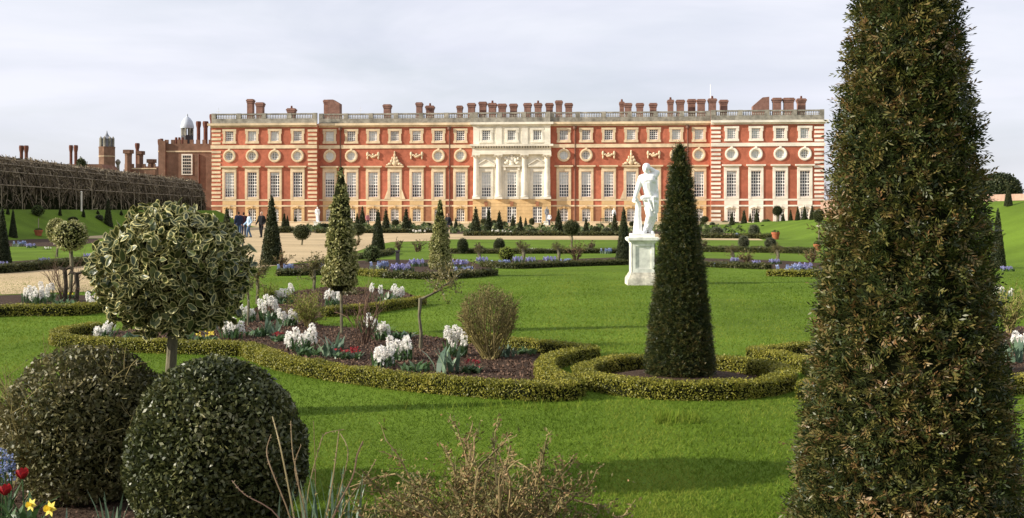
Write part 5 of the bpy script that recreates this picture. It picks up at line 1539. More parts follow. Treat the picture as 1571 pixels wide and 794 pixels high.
standard(108, 448, 384, 338, 50, 'round variegated holly on a tall thin trunk beside the gravel path', 'varieg', 'variegated standards by the path', stem=0.045)
standard(87, 394, 371, 335, 30, 'smaller variegated standard behind the left one by the gravel path', 'varieg', 'variegated standards by the path', stem=0.05)

# ------------------------------------------------------------------ the near flower bed along the bottom edge
def rose_stems():
    o = at(480, 5.6); root = empty('rose_bush', o); tag(root, 'bare pruned rose stems with thorns rising between the dark ball and the lawn', 'rose bush', 'pruned roses in the near flower bed')
    mb = MB()
    def pth(lst, d, r0):
        pts = np.array([at(px, d + 0.04 * k, zat(py, d)) - o for k, (px, py) in enumerate(lst)])
        m_ = [pts[0]]
        for i in range(len(pts) - 1):
            p0, p1, p2, p3 = pts[max(i - 1, 0)], pts[i], pts[i + 1], pts[min(i + 2, len(pts) - 1)]
            for t in (0.25, 0.5, 0.75, 1.0): m_.append(0.5 * (2 * p1 + (p2 - p0) * t + (2 * p0 - 5 * p1 + 4 * p2 - p3) * t * t + (3 * p1 - p0 - 3 * p2 + p3) * t ** 3))
        pts = np.array(m_)
        mb.tube(pts, np.linspace(r0 * 0.6, r0 * 0.38, len(pts)), 5, 0, rng.random())
        for _ in range(2 * len(pts)):
            i = rng.integers(0, len(pts) - 1); t = rng.random(); p = pts[i] * (1 - t) + pts[i + 1] * t; e = rng.normal(size=3) * 0.008
            mb.tube([p, p + unit(e) * 0.013], [0.0025, 0.0006], 3, 0, rng.random())
    for lst, d, r0 in (([(470, 905), (448, 780), (432, 700), (425, 672), (418, 648)], 5.5, 0.009), ([(472, 905), (446, 800), (418, 730), (409, 700), (416, 676)], 5.6, 0.0075),
                       ([(474, 905), (460, 760), (449, 700), (446, 652)], 5.7, 0.007), ([(478, 905), (500, 800), (512, 730), (520, 668)], 5.5, 0.008),
                       ([(480, 905), (510, 800), (540, 740), (548, 706), (557, 687)], 5.45, 0.009), ([(482, 905), (530, 780), (560, 740), (577, 713)], 5.6, 0.006),
                       ([(475, 905), (470, 780), (490, 690), (500, 672), (528, 668)], 5.75, 0.006), ([(470, 905), (430, 800), (376, 765), (356, 746)], 5.4, 0.006),
                       ([(476, 905), (468, 790), (452, 725), (462, 690)], 5.55, 0.006), ([(479, 905), (520, 760), (534, 700), (522, 672)], 5.65, 0.006), ([(477, 905), (484, 760), (481, 650)], 5.8, 0.004)):
        pth(lst, d, r0)
    mb.build('stem', M['rosestem'], root)
    mb = MB()
    for k in range(26): strap(mb, (rng.normal() * 0.09 + 0.05, rng.normal() * 0.08 + 0.1, 0), rng.random() * 6.28, 0.42 + 0.14 * rng.random(), 0.016, 0.1 + 0.25 * rng.random(), 0, rng.random())
    tag(mb.build('sword_leaves', M['blueleaf'], None, False, None), 'upright narrow leaves growing among the bare rose stems', 'plant').location = tuple(o)
rose_stems()

def rose_bush():
    o = at(738, 5.65); root = empty('rose_bush', o); tag(root, 'spreading brown pruned rose bush with budding shoots at the bottom of the lawn', 'rose bush', 'pruned roses in the near flower bed')
    mb = MB(); tips = []
    for k in range(52):
        a = rng.random() * 6.28; q = math.sqrt(rng.random())
        dv = np.array([math.cos(a) * q * 1.25, math.sin(a) * q * 0.8, 0.95 - 0.35 * q * q])
        L = (0.60 - 0.03 * q) * (0.8 + 0.25 * rng.random())
        branch(mb, (rng.normal() * 0.07, rng.normal() * 0.05, 0), dv, L, 0.0095, 2, 4, 0.45, 0, -0.02, 5, 5, tips, 0.17, 0.36)
    mb.build('stem', M['twig'], root)
    mb = MB(); P = np.array([t[0] for t in tips]); T = np.array([t[1] for t in tips]); n = 8500
    i_ = rng.integers(0, len(P), n)
    leaves(mb, P[i_] + rng.normal(size=(n, 3)) * 0.014, T[i_], 0.026, 0.010, 0, None, 0.3, 0.9, 0.6)
    # denser leafy growth low down
    n = 8000; q = rng.normal(size=(n, 3)) * np.array([0.27, 0.15, 0.10]) + np.array([-0.06, 0, 0.27]); q[:, 2] = np.abs(q[:, 2])
    leaves(mb, q, np.tile([0, 0, 1.0], (n, 1)), 0.022, 0.010, 0, None, 0.3, 0.9, 0.4)
    mb.build('foliage', M['rosebud'], root)
rose_bush()

def flower(kind, px, py, d, label, r=0.03):
    o = at(px, d); z = zat(py, d)
    root = empty(kind, o); tag(root, uniq(label), 'flower', kind.replace('_', ' ') + 's in the near flower bed')
    mb = MB(); mb.tube([(0.02, 0, 0), (0.01, 0, z * 0.5), (0, 0, z - r * 0.6)], 0.0045, 5); mb.build('stem', M['bulbleaf'], root)
    mb = MB()
    if kind == 'red_tulip':
        for k in range(6):
            a = k * math.pi / 3 + (0.3 if k % 2 else 0)
            for s in range(4):
                t0, t1 = s / 4, (s + 1) / 4
                rr = lambda t: r * (0.25 + 1.0 * math.sin(min(1, t * 1.15) * 1.9)) * (1 if k % 2 else 0.9)
                w_ = lambda t: r * 0.75 * math.sin(0.35 + t * 2.6)
                V = []
                for t, sg in ((t0, -1), (t0, 1), (t1, 1), (t1, -1)):
                    c = np.array([math.cos(a), math.sin(a), 0]); sd = np.array([-math.sin(a), math.cos(a), 0])
                    V.append(c * rr(t) + sd * sg * w_(t) + np.array([0, 0, z - r + t * r * 2.2]))
                mb.add(V, [0, 1, 2, 3], 0, 0.2 + 0.7 * rng.random())
        mb.build('blossom', M['rpetal'], root)
    else:
        ax_ = unit(np.array([[-0.35, -0.85, 0.25]]))[0]; u = unit(np.cross(ax_, [0, 0, 1.0])[None])[0]; v = np.cross(u, ax_)
        c = np.array([0, 0, z])
        for k in range(6):
            a = k * math.pi / 3; dv = u * math.cos(a) + v * math.sin(a); sd = np.cross(ax_, dv)
            mb.add([c, c + dv * r * 0.6 + sd * r * 0.32, c + dv * r * 1.25, c + dv * r * 0.6 - sd * r * 0.32], [0, 1, 2, 3], 0, 0.5 + 0.5 * rng.random())
        ring_ = [[c + ax_ * r * h_ + (u * math.cos(t) + v * math.sin(t)) * r * q_ for t in np.arange(10) * math.pi / 5] for h_, q_ in ((0, .25), (.5, .32), (.85, .5))]
        V = np.array(ring_).reshape(-1, 3); Fc = [(i * 10 + j, i * 10 + (j + 1) % 10, i * 10 + 10 + (j + 1) % 10, i * 10 + 10 + j) for i in range(2) for j in range(10)]
        mb.add(V, Fc, 0, 0.2); mb.build('blossom', M['ypetal'], root)
    mb = MB()
    for k in range(7): strap(mb, (rng.normal() * 0.03, rng.normal() * 0.03, 0), rng.random() * 6.28, z * (0.6 + 0.35 * rng.random()), 0.04 if kind == 'red_tulip' else 0.014, 0.3 + 0.5 * rng.random(), 0, rng.random())
    mb.build('foliage', M['bulbleaf'], root)
flower('red_tulip', 34, 727, 6.3, 'upper red tulip at the lower left corner', 0.026)
flower('red_tulip', 8, 752, 6.3, 'lower red tulip at the left edge of the bottom corner', 0.026)
flower('daffodil', 77, 780, 6.15, 'open yellow daffodil right of the other one in the lower left corner', 0.038)
flower('daffodil', 48, 774, 6.2, 'yellow daffodil just below the upper red tulip', 0.032)
def blue_bulbs():
    o = at(6, 6.45); root = empty('blue_hyacinth', o); tag(root, 'pale blue flower spikes above the red tulips at the lower left edge', 'flowers')
    for px, py in ((4, 690), (14, 697), (8, 705), (17, 712), (0, 720)):
        mb = MB(); x = (px - 6) * 6.45 / F; z = zat(py, 6.45)
        mb.tube([(x, 0, 0), (x, 0, z)], 0.005, 5, 1); spike_mb(mb, (x, 0, z - 0.09), 0.10, 0.022, 'b', 45, 0, 0.02); mb.build('flower_spike', [M['bpetal'], M['bulbleaf']], root)
    mb = MB()
    for k in range(16): strap(mb, (rng.normal() * 0.06, rng.normal() * 0.04, 0), rng.random() * 6.28, 0.3, 0.016, 0.2 + 0.3 * rng.random(), 0, rng.random())
    mb.build('foliage', M['bulbleaf'], root)
blue_bulbs()
def near_tuft(px, d, n, L, w, mat, label, sp=0.09, arch=(0.15, 0.45), name='sword_leaves'):
    ob = link_mesh(name, leaf_tuft(n, L, w, sp, mat, arch, name), None, at(px, d)); tag(ob, uniq(label), 'plant', 'leaf tufts in the near flower bed'); return ob
near_tuft(168, 6.15, 9, 0.30, 0.016, 'blueleaf', 'grey green sword leaves standing before the glossy dark ball', 0.05, (0.08, 0.3))
near_tuft(118, 6.1, 18, 0.22, 0.016, 'blueleaf', 'arching grey green leaves right of the yellow daffodils', 0.1, (0.3, 0.9))
near_tuft(22, 6.4, 26, 0.17, 0.05, 'bulbleaf', 'broad green leaves under the red tulips', 0.14, (0.4, 1.0), 'leaf_tuft')

# ------------------------------------------------------------------ statue, people: continuous bodies
def cap_mb(mb, p0, r0, p1, r1, sides=12):
    p0, p1 = np.array(p0, float), np.array(p1, float)
    L = np.linalg.norm(p1 - p0)
    u = (p1 - p0) / max(L, 1e-6)
    if L < 1e-5: u = np.array([0, 0, 1.0])
    pts, rad = [], []
    for a in np.linspace(0.08, math.pi / 2, 5): pts.append(p0 - u * r0 * math.cos(a)); rad.append(r0 * math.sin(a))
    for t in (0.33, 0.66): pts.append(p0 + (p1 - p0) * t); rad.append(r0 + (r1 - r0) * t)
    for a in np.linspace(math.pi / 2, math.pi - 0.08, 5): pts.append(p1 - u * r1 * math.cos(a)); rad.append(r1 * math.sin(a))
    mb.tube(pts, rad, sides)
def blob_mesh(name, caps, ells, voxel, mat, smooth=4):
    mb = MB()
    for c in caps: cap_mb(mb, *c)
    for c, r in ells: mb.ell(c, r, 16, 11)
    me = mb.mesh(name + '_draft', mat)
    ob = bpy.data.objects.new('draft', me); scene.collection.objects.link(ob)
    m1 = ob.modifiers.new('r', 'REMESH'); m1.mode = 'VOXEL'; m1.voxel_size = voxel; m1.use_smooth_shade = True
    m2 = ob.modifiers.new('s', 'SMOOTH'); m2.iterations = smooth; m2.factor = 0.5
    dg = bpy.context.evaluated_depsgraph_get()
    out = bpy.data.meshes.new_from_object(ob.evaluated_get(dg))
    out.name = name
    bpy.data.objects.remove(ob); bpy.data.meshes.remove(me)
    if not out.materials: out.materials.append(mat)
    return out

def statue():
    o = G(985, 436); d = o[1]; p = F / d
    s = p
    q = lambda px, py, y=0.0: ((px - 985) / s, y, (363 - py) / s)
    h = 0.0
    ped = empty('statue_pedestal', o); tag(ped, 'square white stone pedestal with sunk panels under the white statue', 'pedestal')
    zt = zat(363, d)
    def sq(mb, w, z0, z1, m=0): mb.box(-w, w, -w, w, z0, z1, m)
    mb = MB(); sq(mb, 24 / s, 0, zt * 0.13); sq(mb, 23 / s, zt * 0.13, zt * 0.165)
    for k in range(6):
        a = 22.4 - (22.4 - 18.6) * (k + 1) / 6 ** 1.0
        sq(mb, a / s, zt * (0.165 + 0.016 * k), zt * (0.165 + 0.016 * (k + 1)))
    mb.build('base', M['stain'], ped)
    mb = MB(); w = 18 / s; z0, z1 = zt * 0.262, zt * 0.875; t = 0.022
    mb.box(-w + t, w - t, -w + t, w - t, z0, z1)
    fr = 6.0 / s
    for ang in range(4):
        def fb(x0, x1, za, zb):
            c, sn = [(1, 0), (0, 1), (-1, 0), (0, -1)][ang]
            pts = [(x0, -w), (x1, -w), (x1, -w + t - 0.001), (x0, -w + t - 0.001)]
            mb.slab([(x * c - y * sn, x * sn + y * c) for x, y in pts], za, zb)
        fb(-w, -w + fr, z0, z1); fb(w - fr, w, z0, z1); fb(-w + fr, w - fr, z0, z0 + fr); fb(-w + fr, w - fr, z1 - fr * 0.8, z1)
    mb.build('die', M['pedestal'], ped)
    mb = MB()
    for k, (w_, a, b) in enumerate(((19.2, 0.875, 0.90), (20.6, 0.90, 0.915), (22.3, 0.915, 0.935), (23.6, 0.935, 0.985), (22, 0.985, 1.0))): sq(mb, w_ / s, zt * a, zt * b)
    mb.build('cap', M['pedestal'], ped)
    caps, ells = [], []
    R_ = 1 / s
    def C(a, ra, b, rb, ya=0.0, yb=0.0): caps.append((q(*a, ya), ra * R_, q(*b, yb), rb * R_))
    # feet, legs
    C((994, 312), 8.2, (996, 334), 5.6, 0, -0.09); C((996, 334), 5.4, (990, 355), 3.4, -0.09, -0.02); C((990, 358), 3.2, (986, 360), 2.6, -0.02, -0.17)
    C((1001, 312), 8.2, (1003, 334), 5.8, 0, 0.02); C((1003, 334), 5.6, (998, 355), 3.6, 0.02, 0.1); C((998, 358), 3.2, (1001, 360), 2.6, 0.1, -0.04)
    # trunk
    C((998, 310), 9.8, (996, 299), 8.4); C((996, 299), 8.6, (994, 284), 10.6); C((987, 276), 6.2, (1001, 274), 6.2); C((990, 281), 7.5, (998, 280), 7.5, -0.04, -0.04); C((992, 290), 5, (997, 300), 5, -0.07, -0.07)
    C((993, 272), 4.6, (992, 264), 4.2)
    ells.append((q(991, 261.5, -0.03), (5.6 * R_, 6.4 * R_, 7.4 * R_))); ells.append((q(992, 259, 0.015), (6.2 * R_, 6.2 * R_, 6 * R_)))
    ells.append((q(990, 262, -0.135), (1.2 * R_, 1.6 * R_, 2.2 * R_)))
    # arms
    C((984, 276), 5.2, (979, 290), 4.2, 0, -0.03); C((979, 290), 4.2, (974, 305), 2.9, -0.03, -0.08); C((974, 305), 3.0, (972, 311), 2.2, -0.08, -0.1)
    for k in range(4): C((974 - k * 1.2, 309), 0.9, (972.5 - k * 1.0, 314 - k * 0.6), 0.7, -0.13 + 0.018 * k, -0.15 + 0.018 * k)
    C((1004, 274), 5.2, (1008, 268), 4.4, 0, 0.02); C((1008, 269), 4.2, (999, 262), 3.2, 0.02, 0.06); C((999, 262), 3, (995, 260), 2.4, 0.06, 0.07)
    # drapery over the right side
    C((1005, 278), 3.6, (1007, 300), 4.2, 0.04, 0.05); C((1007, 300), 4.2, (1006, 318), 5.2, 0.05, 0.04); C((1006, 315), 5, (999, 340), 3.6, 0.0, -0.04); C((1005, 322), 3.2, (1005, 342), 2.0, 0.06, 0.08)
    C((986, 307), 4.2, (1005, 306), 4.8, -0.1, -0.06); C((988, 309), 3.4, (1004, 313), 3.6, -0.11, -0.09); C((1003, 330), 3.2, (993, 350), 2.6, -0.06, -0.08); C((1008, 296), 2.4, (1009, 328), 1.8, 0, 0.04); C((1001, 306), 1.4, (1003, 330), 1.2, -0.16, -0.13); C((994, 310), 1.4, (1000, 326), 1.1, -0.15, -0.15)
    # tree stump
    C((980, 316), 4.4, (979, 335), 5.2, 0.06, 0.06); C((979, 335), 5.2, (979, 359), 8.0, 0.06, 0.06); C((980, 318), 3.5, (976, 309), 3.0, 0.03, -0.02)
    me = blob_mesh('marble_statue', caps, ells, 0.008, M['marble'], 2)
    st = link_mesh('marble_statue', me, None, (o[0], o[1], zt + 0.055)); tag(st, 'white marble nude leaning on a tree stump with drapery, standing on the square pedestal', 'statue')
    mb = MB(); w = 17.5 / s; mb.box(-w, w, -w, w, -0.055, 0.03); mb.build('plinth', M['marble'], st)
statue()

def figure_caps(walk=0.0, k=1.0, inflate=0.0, part='body', arms=0.12):
    """standing figure about 1.72 m, facing -y"""
    i = inflate
    c, e = [], []
    for s in (-1, 1):
        f = walk * s
        hip, knee, ank = (0.09 * s, 0, 0.88), (0.10 * s, -0.20 * max(f, -0.3) - 0.03, 0.48), (0.10 * s, -0.30 * f, 0.08)
        if part in ('body', 'trousers'):
            c += [(hip, 0.085 + i, knee, 0.056 + i), (knee, 0.056 + i, ank, 0.042 + i)]
        if part == 'body': c += [((0.10 * s, -0.30 * f + 0.03, 0.04), 0.04, (0.11 * s, -0.30 * f - 0.13, 0.035), 0.032)]
        if part == 'shoes': c += [((0.10 * s, -0.30 * f + 0.03, 0.045), 0.048, (0.11 * s, -0.30 * f - 0.15, 0.04), 0.04)]
        sh, el, wr = (0.185 * s, 0.01, 1.40), (0.25 * s, 0.04 + 0.14 * f, 1.12), (0.24 * s, -0.06 - arms + 0.2 * f, 0.90)
        if part in ('body', 'jacket'): c += [(sh, 0.052 + i, el, 0.042 + i), (el, 0.042 + i, wr, 0.030 + i)]
        if part == 'body':
            hx, hy, hz = wr
            c += [((hx, hy, hz - 0.02), 0.034, (hx, hy - 0.02, hz - 0.08), 0.03)]
            for q_ in range(4): c.append(((hx, hy - 0.045 + 0.02 * q_, hz - 0.09), 0.0095, (hx - 0.01 * s, hy - 0.05 + 0.018 * q_, hz - 0.16 + 0.008 * abs(q_ - 1.5)), 0.008))
            c.append(((hx - 0.01 * s, hy - 0.05, hz - 0.05), 0.011, (hx - 0.02 * s, hy - 0.085, hz - 0.10), 0.009))
    if part in ('body', 'trousers'): c.append(((-0.07, 0, 0.92), 0.10 + i, (0.07, 0, 0.92), 0.10 + i))
    if part in ('body', 'jacket'): c += [((-0.05, 0, 0.98), 0.105 + i, (-0.09, 0, 1.32), 0.105 + i), ((0.05, 0, 0.98), 0.105 + i, (0.09, 0, 1.32), 0.105 + i), ((-0.14, 0, 1.41), 0.06 + i, (0.14, 0, 1.41), 0.06 + i)]
    if part == 'jacket': c.append(((-0.07, 0, 0.90), 0.11 + i, (0.07, 0, 0.90), 0.11 + i))
    if part == 'body':
        c += [((0, 0.01, 1.42), 0.055, (0, -0.005, 1.54), 0.05)]
        e += [((0, -0.015, 1.625), (0.072, 0.088, 0.105)), ((0, -0.10, 1.612), (0.014, 0.018, 0.022)), ((0, -0.035, 1.57), (0.055, 0.062, 0.055)), ((-0.073, 0.0, 1.62), (0.012, 0.02, 0.028)), ((0.073, 0.0, 1.62), (0.012, 0.02, 0.028))]
    if part == 'hair': e += [((0, 0.022, 1.655), (0.084, 0.090, 0.088)), ((0, 0.05, 1.60), (0.078, 0.06, 0.09))]
    return c, e
PEOPLE = {}
def person(px, yb, label, jacket, trousers, hair, rz=0.0, walk=0.5, scale=1.0, long_hair=False, d=None):
    d = d or F * CH / (yb - HY)
    key = round(walk, 1)
    if key not in PEOPLE:
        PEOPLE[key] = {pt: blob_mesh('person' if pt == 'body' else pt, *figure_caps(walk, 1, {'jacket': 0.022, 'trousers': 0.018}.get(pt, 0.0), pt), 0.016, M['skin'], 2) for pt in ('body', 'jacket', 'trousers', 'shoes', 'hair')}
    b = link_mesh('person', PEOPLE[key]['body'], None, at(px, d), rz, (scale,) * 3); tag(b, uniq(label), 'person', 'visitors in the garden')
    for pt, col in (('jacket', jacket), ('trousers', trousers), ('shoes', (0.03, 0.03, 0.03)), ('hair', hair)):
        me = PEOPLE[key][pt].copy(); me.materials.clear(); me.materials.append(cloth('cloth_' + pt, col)); link_mesh(pt, me, b)
    return b
person(366, 363, 'person in a dark navy coat and jeans in the group on the path', (0.015, 0.025, 0.06), (0.05, 0.09, 0.16), (0.03, 0.018, 0.01), R(200), 0.4, 1.06)
person(374, 361.5, 'person in a dark maroon top half hidden between two others on the path', (0.035, 0.012, 0.02), (0.03, 0.04, 0.07), (0.02, 0.012, 0.01), R(190), 0.2, 1.03)
person(382, 364, 'person in a pale blue jacket and blue jeans walking on the path', (0.42, 0.55, 0.68), (0.07, 0.13, 0.22), (0.02, 0.014, 0.01), R(-60), 0.6, 1.0)
person(401, 364, 'pale haired person in black with white sleeves just left of the dark yew cone', (0.012, 0.012, 0.014), (0.012, 0.012, 0.014), (0.60, 0.52, 0.38), R(-20), 0.5, 1.05)
person(687, 363.5, 'person in a dark suit walking right of the shorter variegated pillar', (0.010, 0.011, 0.015), (0.012, 0.013, 0.018), (0.05, 0.03, 0.02), R(-40), 0.5, 0.98)
person(564, 347, 'far person in a pink top near the palace wall', (0.45, 0.18, 0.18), (0.03, 0.035, 0.06), (0.04, 0.025, 0.015), R(30), 0.2, 0.95)
person(843, 345.5, 'far person in a white top before the portico right side', (0.7, 0.68, 0.66), (0.05, 0.05, 0.08), (0.03, 0.02, 0.015), R(-30), 0.2, 0.95)

# small statues by the palace
c_, e_ = figure_caps(0.15, 1, 0.012, 'body', 0.0)
c_ += [((0.05, 0, 0.9), 0.17, (0.08, 0.02, 0.05), 0.15), ((-0.1, 0.02, 1.3), 0.12, (0.12, 0.0, 0.9), 0.15)]
SM = blob_mesh('garden_statue', c_, e_, 0.025, M['marble'], 2)
def small_statue(px, yb, hpx, mat, label, ped=0.55):
    o = G(px, yb); d = o[1]; h = hpx * d / F
    me = SM.copy(); me.materials.clear(); me.materials.append(M[mat])
    b = link_mesh('garden_statue', me, None, (o[0], o[1], ped), 0.2, ((h - ped) / 1.72,) * 3); tag(b, label, 'statue', 'small statues by the palace')
    mb = MB(); mb.box(-0.5, 0.5, -0.5, 0.5, 0, 0.14); mb.box(-0.4, 0.4, -0.4, 0.4, 0.14, ped - 0.1); mb.box(-0.46, 0.46, -0.46, 0.46, ped - 0.1, ped)
    tag(mb.build('statue_pedestal', M['pedestal'], None, False, None), 'stone pedestal under the ' + label, 'pedestal', 'pedestals of the small statues').location = tuple(o)
small_statue(487, 346, 29, 'marble', 'small white statue before the left end pavilion corner')
small_statue(942, 345, 26, 'marble', 'small white statue beside the right wing')
small_statue(839, 345, 28, 'lead', 'grey lead statue right of the portico')
M['lead_statue'] = M['lead']
# ------------------------------------------------------------------ ground on the banks
def hit(px, py):
    for d in np.arange(25, 190, 0.2):
        x = (px - CX) * d / F
        if bank_z(x, d) >= zat(py, d): return d, bank_z(x, d)
    return F * CH / max(py - HY, 4), 0.0

# ------------------------------------------------------------------ middle distance
cone(417, 406, 299, 'tall dark yew cone right of the strolling visitors', False, 'tall yew cones of the middle garden', 33)
cone(957, 405, 318, 'tall dark yew cone just left of the white statue', False, 'tall yew cones of the middle garden', 25)
cone(580, 386, 321, 'blunt dark yew cone between the two variegated pillars', False, 'tall yew cones of the middle garden', 21)
cone(3, 405, 317, 'dark yew cone cut by the left edge of the picture', False, 'tall yew cones of the middle garden', 26)
cone(20, 367, 321, 'slim dark yew cone second from the left edge', False, 'tall yew cones of the middle garden', 13)
cone(166, 358, 304, 'tall slim yew cone left of the big holly head', False, 'tall yew cones of the middle garden', 16)
cone(1531, 411, 319, 'tall yew cone on the lawn just right of the huge yew', False, 'tall yew cones of the middle garden', 22)
d, z = hit(1547, 316); cone(1547, 316, 278, 'yew cone high on the right grass bank before the pink wall', False, 'tall yew cones of the middle garden', 12, d, z)
d, z = hit(1547, 316)
# small cones along the left terrace
for k, (px, yb, yt) in enumerate(((12, 329, 316), (92, 331, 317), (128, 333, 319), (150, 328, 322), (186, 330, 322))):
    d, z = hit(px, yb)
    cone(px, yb, yt, f"small dark yew cone on the left grass bank, {ORD[k]} from the left edge", True, 'small cones on the left bank', 6, d, z)
d, z = hit(58, 331); ball(58, 331, 315, 17, 'wide dark bush on the left grass bank before the bower', 'midleaf', 'bushes on the left bank', d, z)
d, z = hit(112, 342); ball(112, 342, 332, 15, 'rounded bush behind the variegated standard by the path', 'farball', 'bushes on the left bank', d, z)
standard(152, 358, 341, 329, 13, 'grey green lollipop beside the tall slim yew cone', 'greyball')
ball(143, 358.5, 343, 20, 'dark spreading bush at the foot of the left grass bank', 'farcone', 'bushes on the left bank')

# cones and balls in front of the palace
for px, yb, yt in ((348, 356, 318), (556, 346, 316), (592, 357, 320), (623, 356, 318), (629.5, 354, 334), (699.5, 355, 333), (730, 361, 317), (749.5, 356, 319), (766, 357, 323), (787, 349, 327), (798.5, 358, 331), (806.5, 350, 333),
                   (857, 358, 320), (899, 358, 333), (943, 360, 325), (1123, 352, 325), (1141.5, 352, 321), (1151, 344, 327), (1161, 348, 320), (1167, 341, 326), (548, 346, 326), (436, 352, 326), (441, 350, 330), (453, 345, 330)):
    cone(px, yb, yt, None, True, 'small yew cones before the palace', None, None, 0.0, 'slim' if yb - yt < 26 else 'tall')
BANKORD = ORD + ['eighth', 'ninth']
for k, (px, yb, yt) in enumerate(((1174.5, 337, 323), (1182, 339, 322), (1201.5, 339, 324), (1207, 334.5, 320), (1213, 338, 321), (1224, 338, 316), (1234.5, 337, 315), (1246, 337, 314), (1254, 334, 312))):
    d, z = hit(px, yb); cone(px, yb, yt, f'small yew cone on the right bank top, {BANKORD[k]} from the red palace side', True, 'yew cones along the top of the right bank', None, d, z)
for px, yb, yt, w, mat in ((463, 357, 347, 14, 'farcone'), (497, 354, 342, 18, 'farcone'), (633, 352, 345, 9, 'farball'), (607, 347, 336, 12, 'farcone'), (657, 347, 341, 12, 'farball'), (690, 348, 340, 10, 'farball'), (707, 350, 343, 9, 'farball'), (742, 345, 335, 11, 'farball'), (758, 345, 337, 9, 'farball'),
                       (774, 346, 339, 10, 'farball'), (816, 345, 334, 9, 'farball'), (794, 360, 349, 13, 'farcone'), (818, 361, 350, 13, 'farcone'), (842, 360, 352, 12, 'midleaf'), (915, 360, 347, 15, 'farcone'), (931, 361, 349, 17, 'greyball'), (922, 352, 343, 11, 'farcone'), (970, 347, 339, 10, 'farcone'),
                       (1100, 364, 348, 20, 'greyball'), (1085, 362, 350, 14, 'midleaf'), (1112, 346, 338, 11, 'farball'), (1130, 347, 340, 10, 'midleaf'), (1157, 365, 344, 17, 'greyball'), (1078, 350, 338, 10, 'farball'), (1093, 349, 340, 9, 'greyball'), (548, 355, 345, 16, 'farball'), (1176, 345, 336, 14, 'midleaf'), (875, 349, 341, 9, 'farball'), (985, 352, 344, 12, 'midleaf'), (1060, 356, 345, 14, 'midleaf'), (508, 352, 344, 10, 'midleaf')):
    ball(px, yb, yt, w, None, mat, adj={'farcone': 'dark clipped ball', 'farball': 'green clipped ball', 'greyball': 'grey green bush', 'midleaf': 'loose green bush'}[mat])
standard(463, 376, 367.5, 344, 26, 'neat lollipop tree on a tall thin stem beside the gravel path', 'farball', stem=0.05)
standard(549, 376, 361, 343, 23, 'lollipop tree between the tall variegated pillar and the blunt yew cone', 'farball', stem=0.06)
standard(876.7, 379, 361, 337, 25, 'largest lollipop tree before the right brick wing on a pale stem', 'farball', stem=0.05)
d, z = hit(1192.5, 340); standard(1192.5, 340, 331, 315, 15, 'dark standard tree at the top of the right bank end', 'farcone', d=d, z=z, stem=0.12)
d, z = hit(1256, 371); standard(1256, 371, 341, 320, 17, 'lollipop tree on the right bank beside the huge yew', 'farball', d=d, z=z, stem=0.05)
standard(1081, 352, 341, 331, 12, 'small standard tree just left of the right end pavilion', 'farball')
# balls standing on the middle lawn
ball(710, 389, 365, 17, 'clipped dark ball on the middle lawn, left of two before the portico', 'farcone', 'balls on the middle lawn')
ball(766, 388, 365, 18, 'clipped dark ball on the middle lawn, right of two before the portico', 'farcone', 'balls on the middle lawn')
ball(1141, 382, 361, 17, 'dark grey ball left of two on the lawn below the right bank', 'greyball', 'balls on the middle lawn')
ball(1182, 382, 364, 18, 'dark grey ball right of two on the lawn below the right bank', 'greyball', 'balls on the middle lawn')
# shrubs of the far beds
ball(777, 401, 378, 23, 'bright lime green loose bush before the portico', 'limeleaf', 'bushes of the far beds')
ball(570, 402, 377, 24, 'loose olive bush right of the tall variegated pillar', 'midleaf', 'bushes of the far beds')
for px, yb, yt, w, lab in ((884, 402, 374, 24, 'reddish bare bush left of the tall yew cone by the statue'), (1145, 402, 385, 22, 'reddish bare bush between two thin posts right of the middle yew'), (640, 386, 366, 20, 'bare shrub on the middle lawn left of the dark suited person'), (612, 384, 367, 14, 'thin bare shrub on the middle lawn near the metal post'),
                           (545, 378, 364, 22, 'low bare twigs at the path side behind the tall variegated pillar'), (430, 412, 386, 26, 'bare bush at the foot of the tall dark yew cone'), (1245, 402, 378, 30, 'reddish bare bush beside the huge yew'), (905, 386, 368, 16, 'sparse bare shrub before the right brick wing'), (1080, 386, 366, 14, 'sparse bare shrub right of the tall middle yew'), (735, 388, 374, 12, 'little bare shrub between the two dark balls')):
    shrub(px, yb, yt, w, 12, 'brown_twig', lab, 260, 'rosebud' if w > 20 else 'dull', 'bare_shrub', 2, 3, 0.016, 0.6, 0.07, 0.35, 'bare shrubs of the middle garden')
for px, yb, yt, w, lab in ((1192, 402, 370, 22, 'thin standard with a dark stem, right one below the right bank'), (1123, 403, 372, 22, 'thin standard with a dark stem right of the middle yew'), (802, 402, 366, 26, 'feathery standard right of the lime bush'), (856, 402, 368, 22, 'feathery standard second right of the lime bush'), (734, 402, 376, 18, 'feathery standard behind the lilac hyacinths')):
    standard(px, yb, (yb + yt) / 2 - 1, yt, w * 0.7, lab, 'twig', 'thin standards of the far beds', stem=0.06)
o = G(610, 408); mb = MB(); h = zat(386, o[1]); mb.box(-0.06, 0.06, -0.06, 0.06, 0, h); mb.box(-0.08, 0.08, -0.08, 0.08, h, h + 0.05)
tag(mb.build('post', M['iron'], None, False, None), 'dark square post on the middle lawn left of the lilac hyacinths', 'post').location = tuple(o)

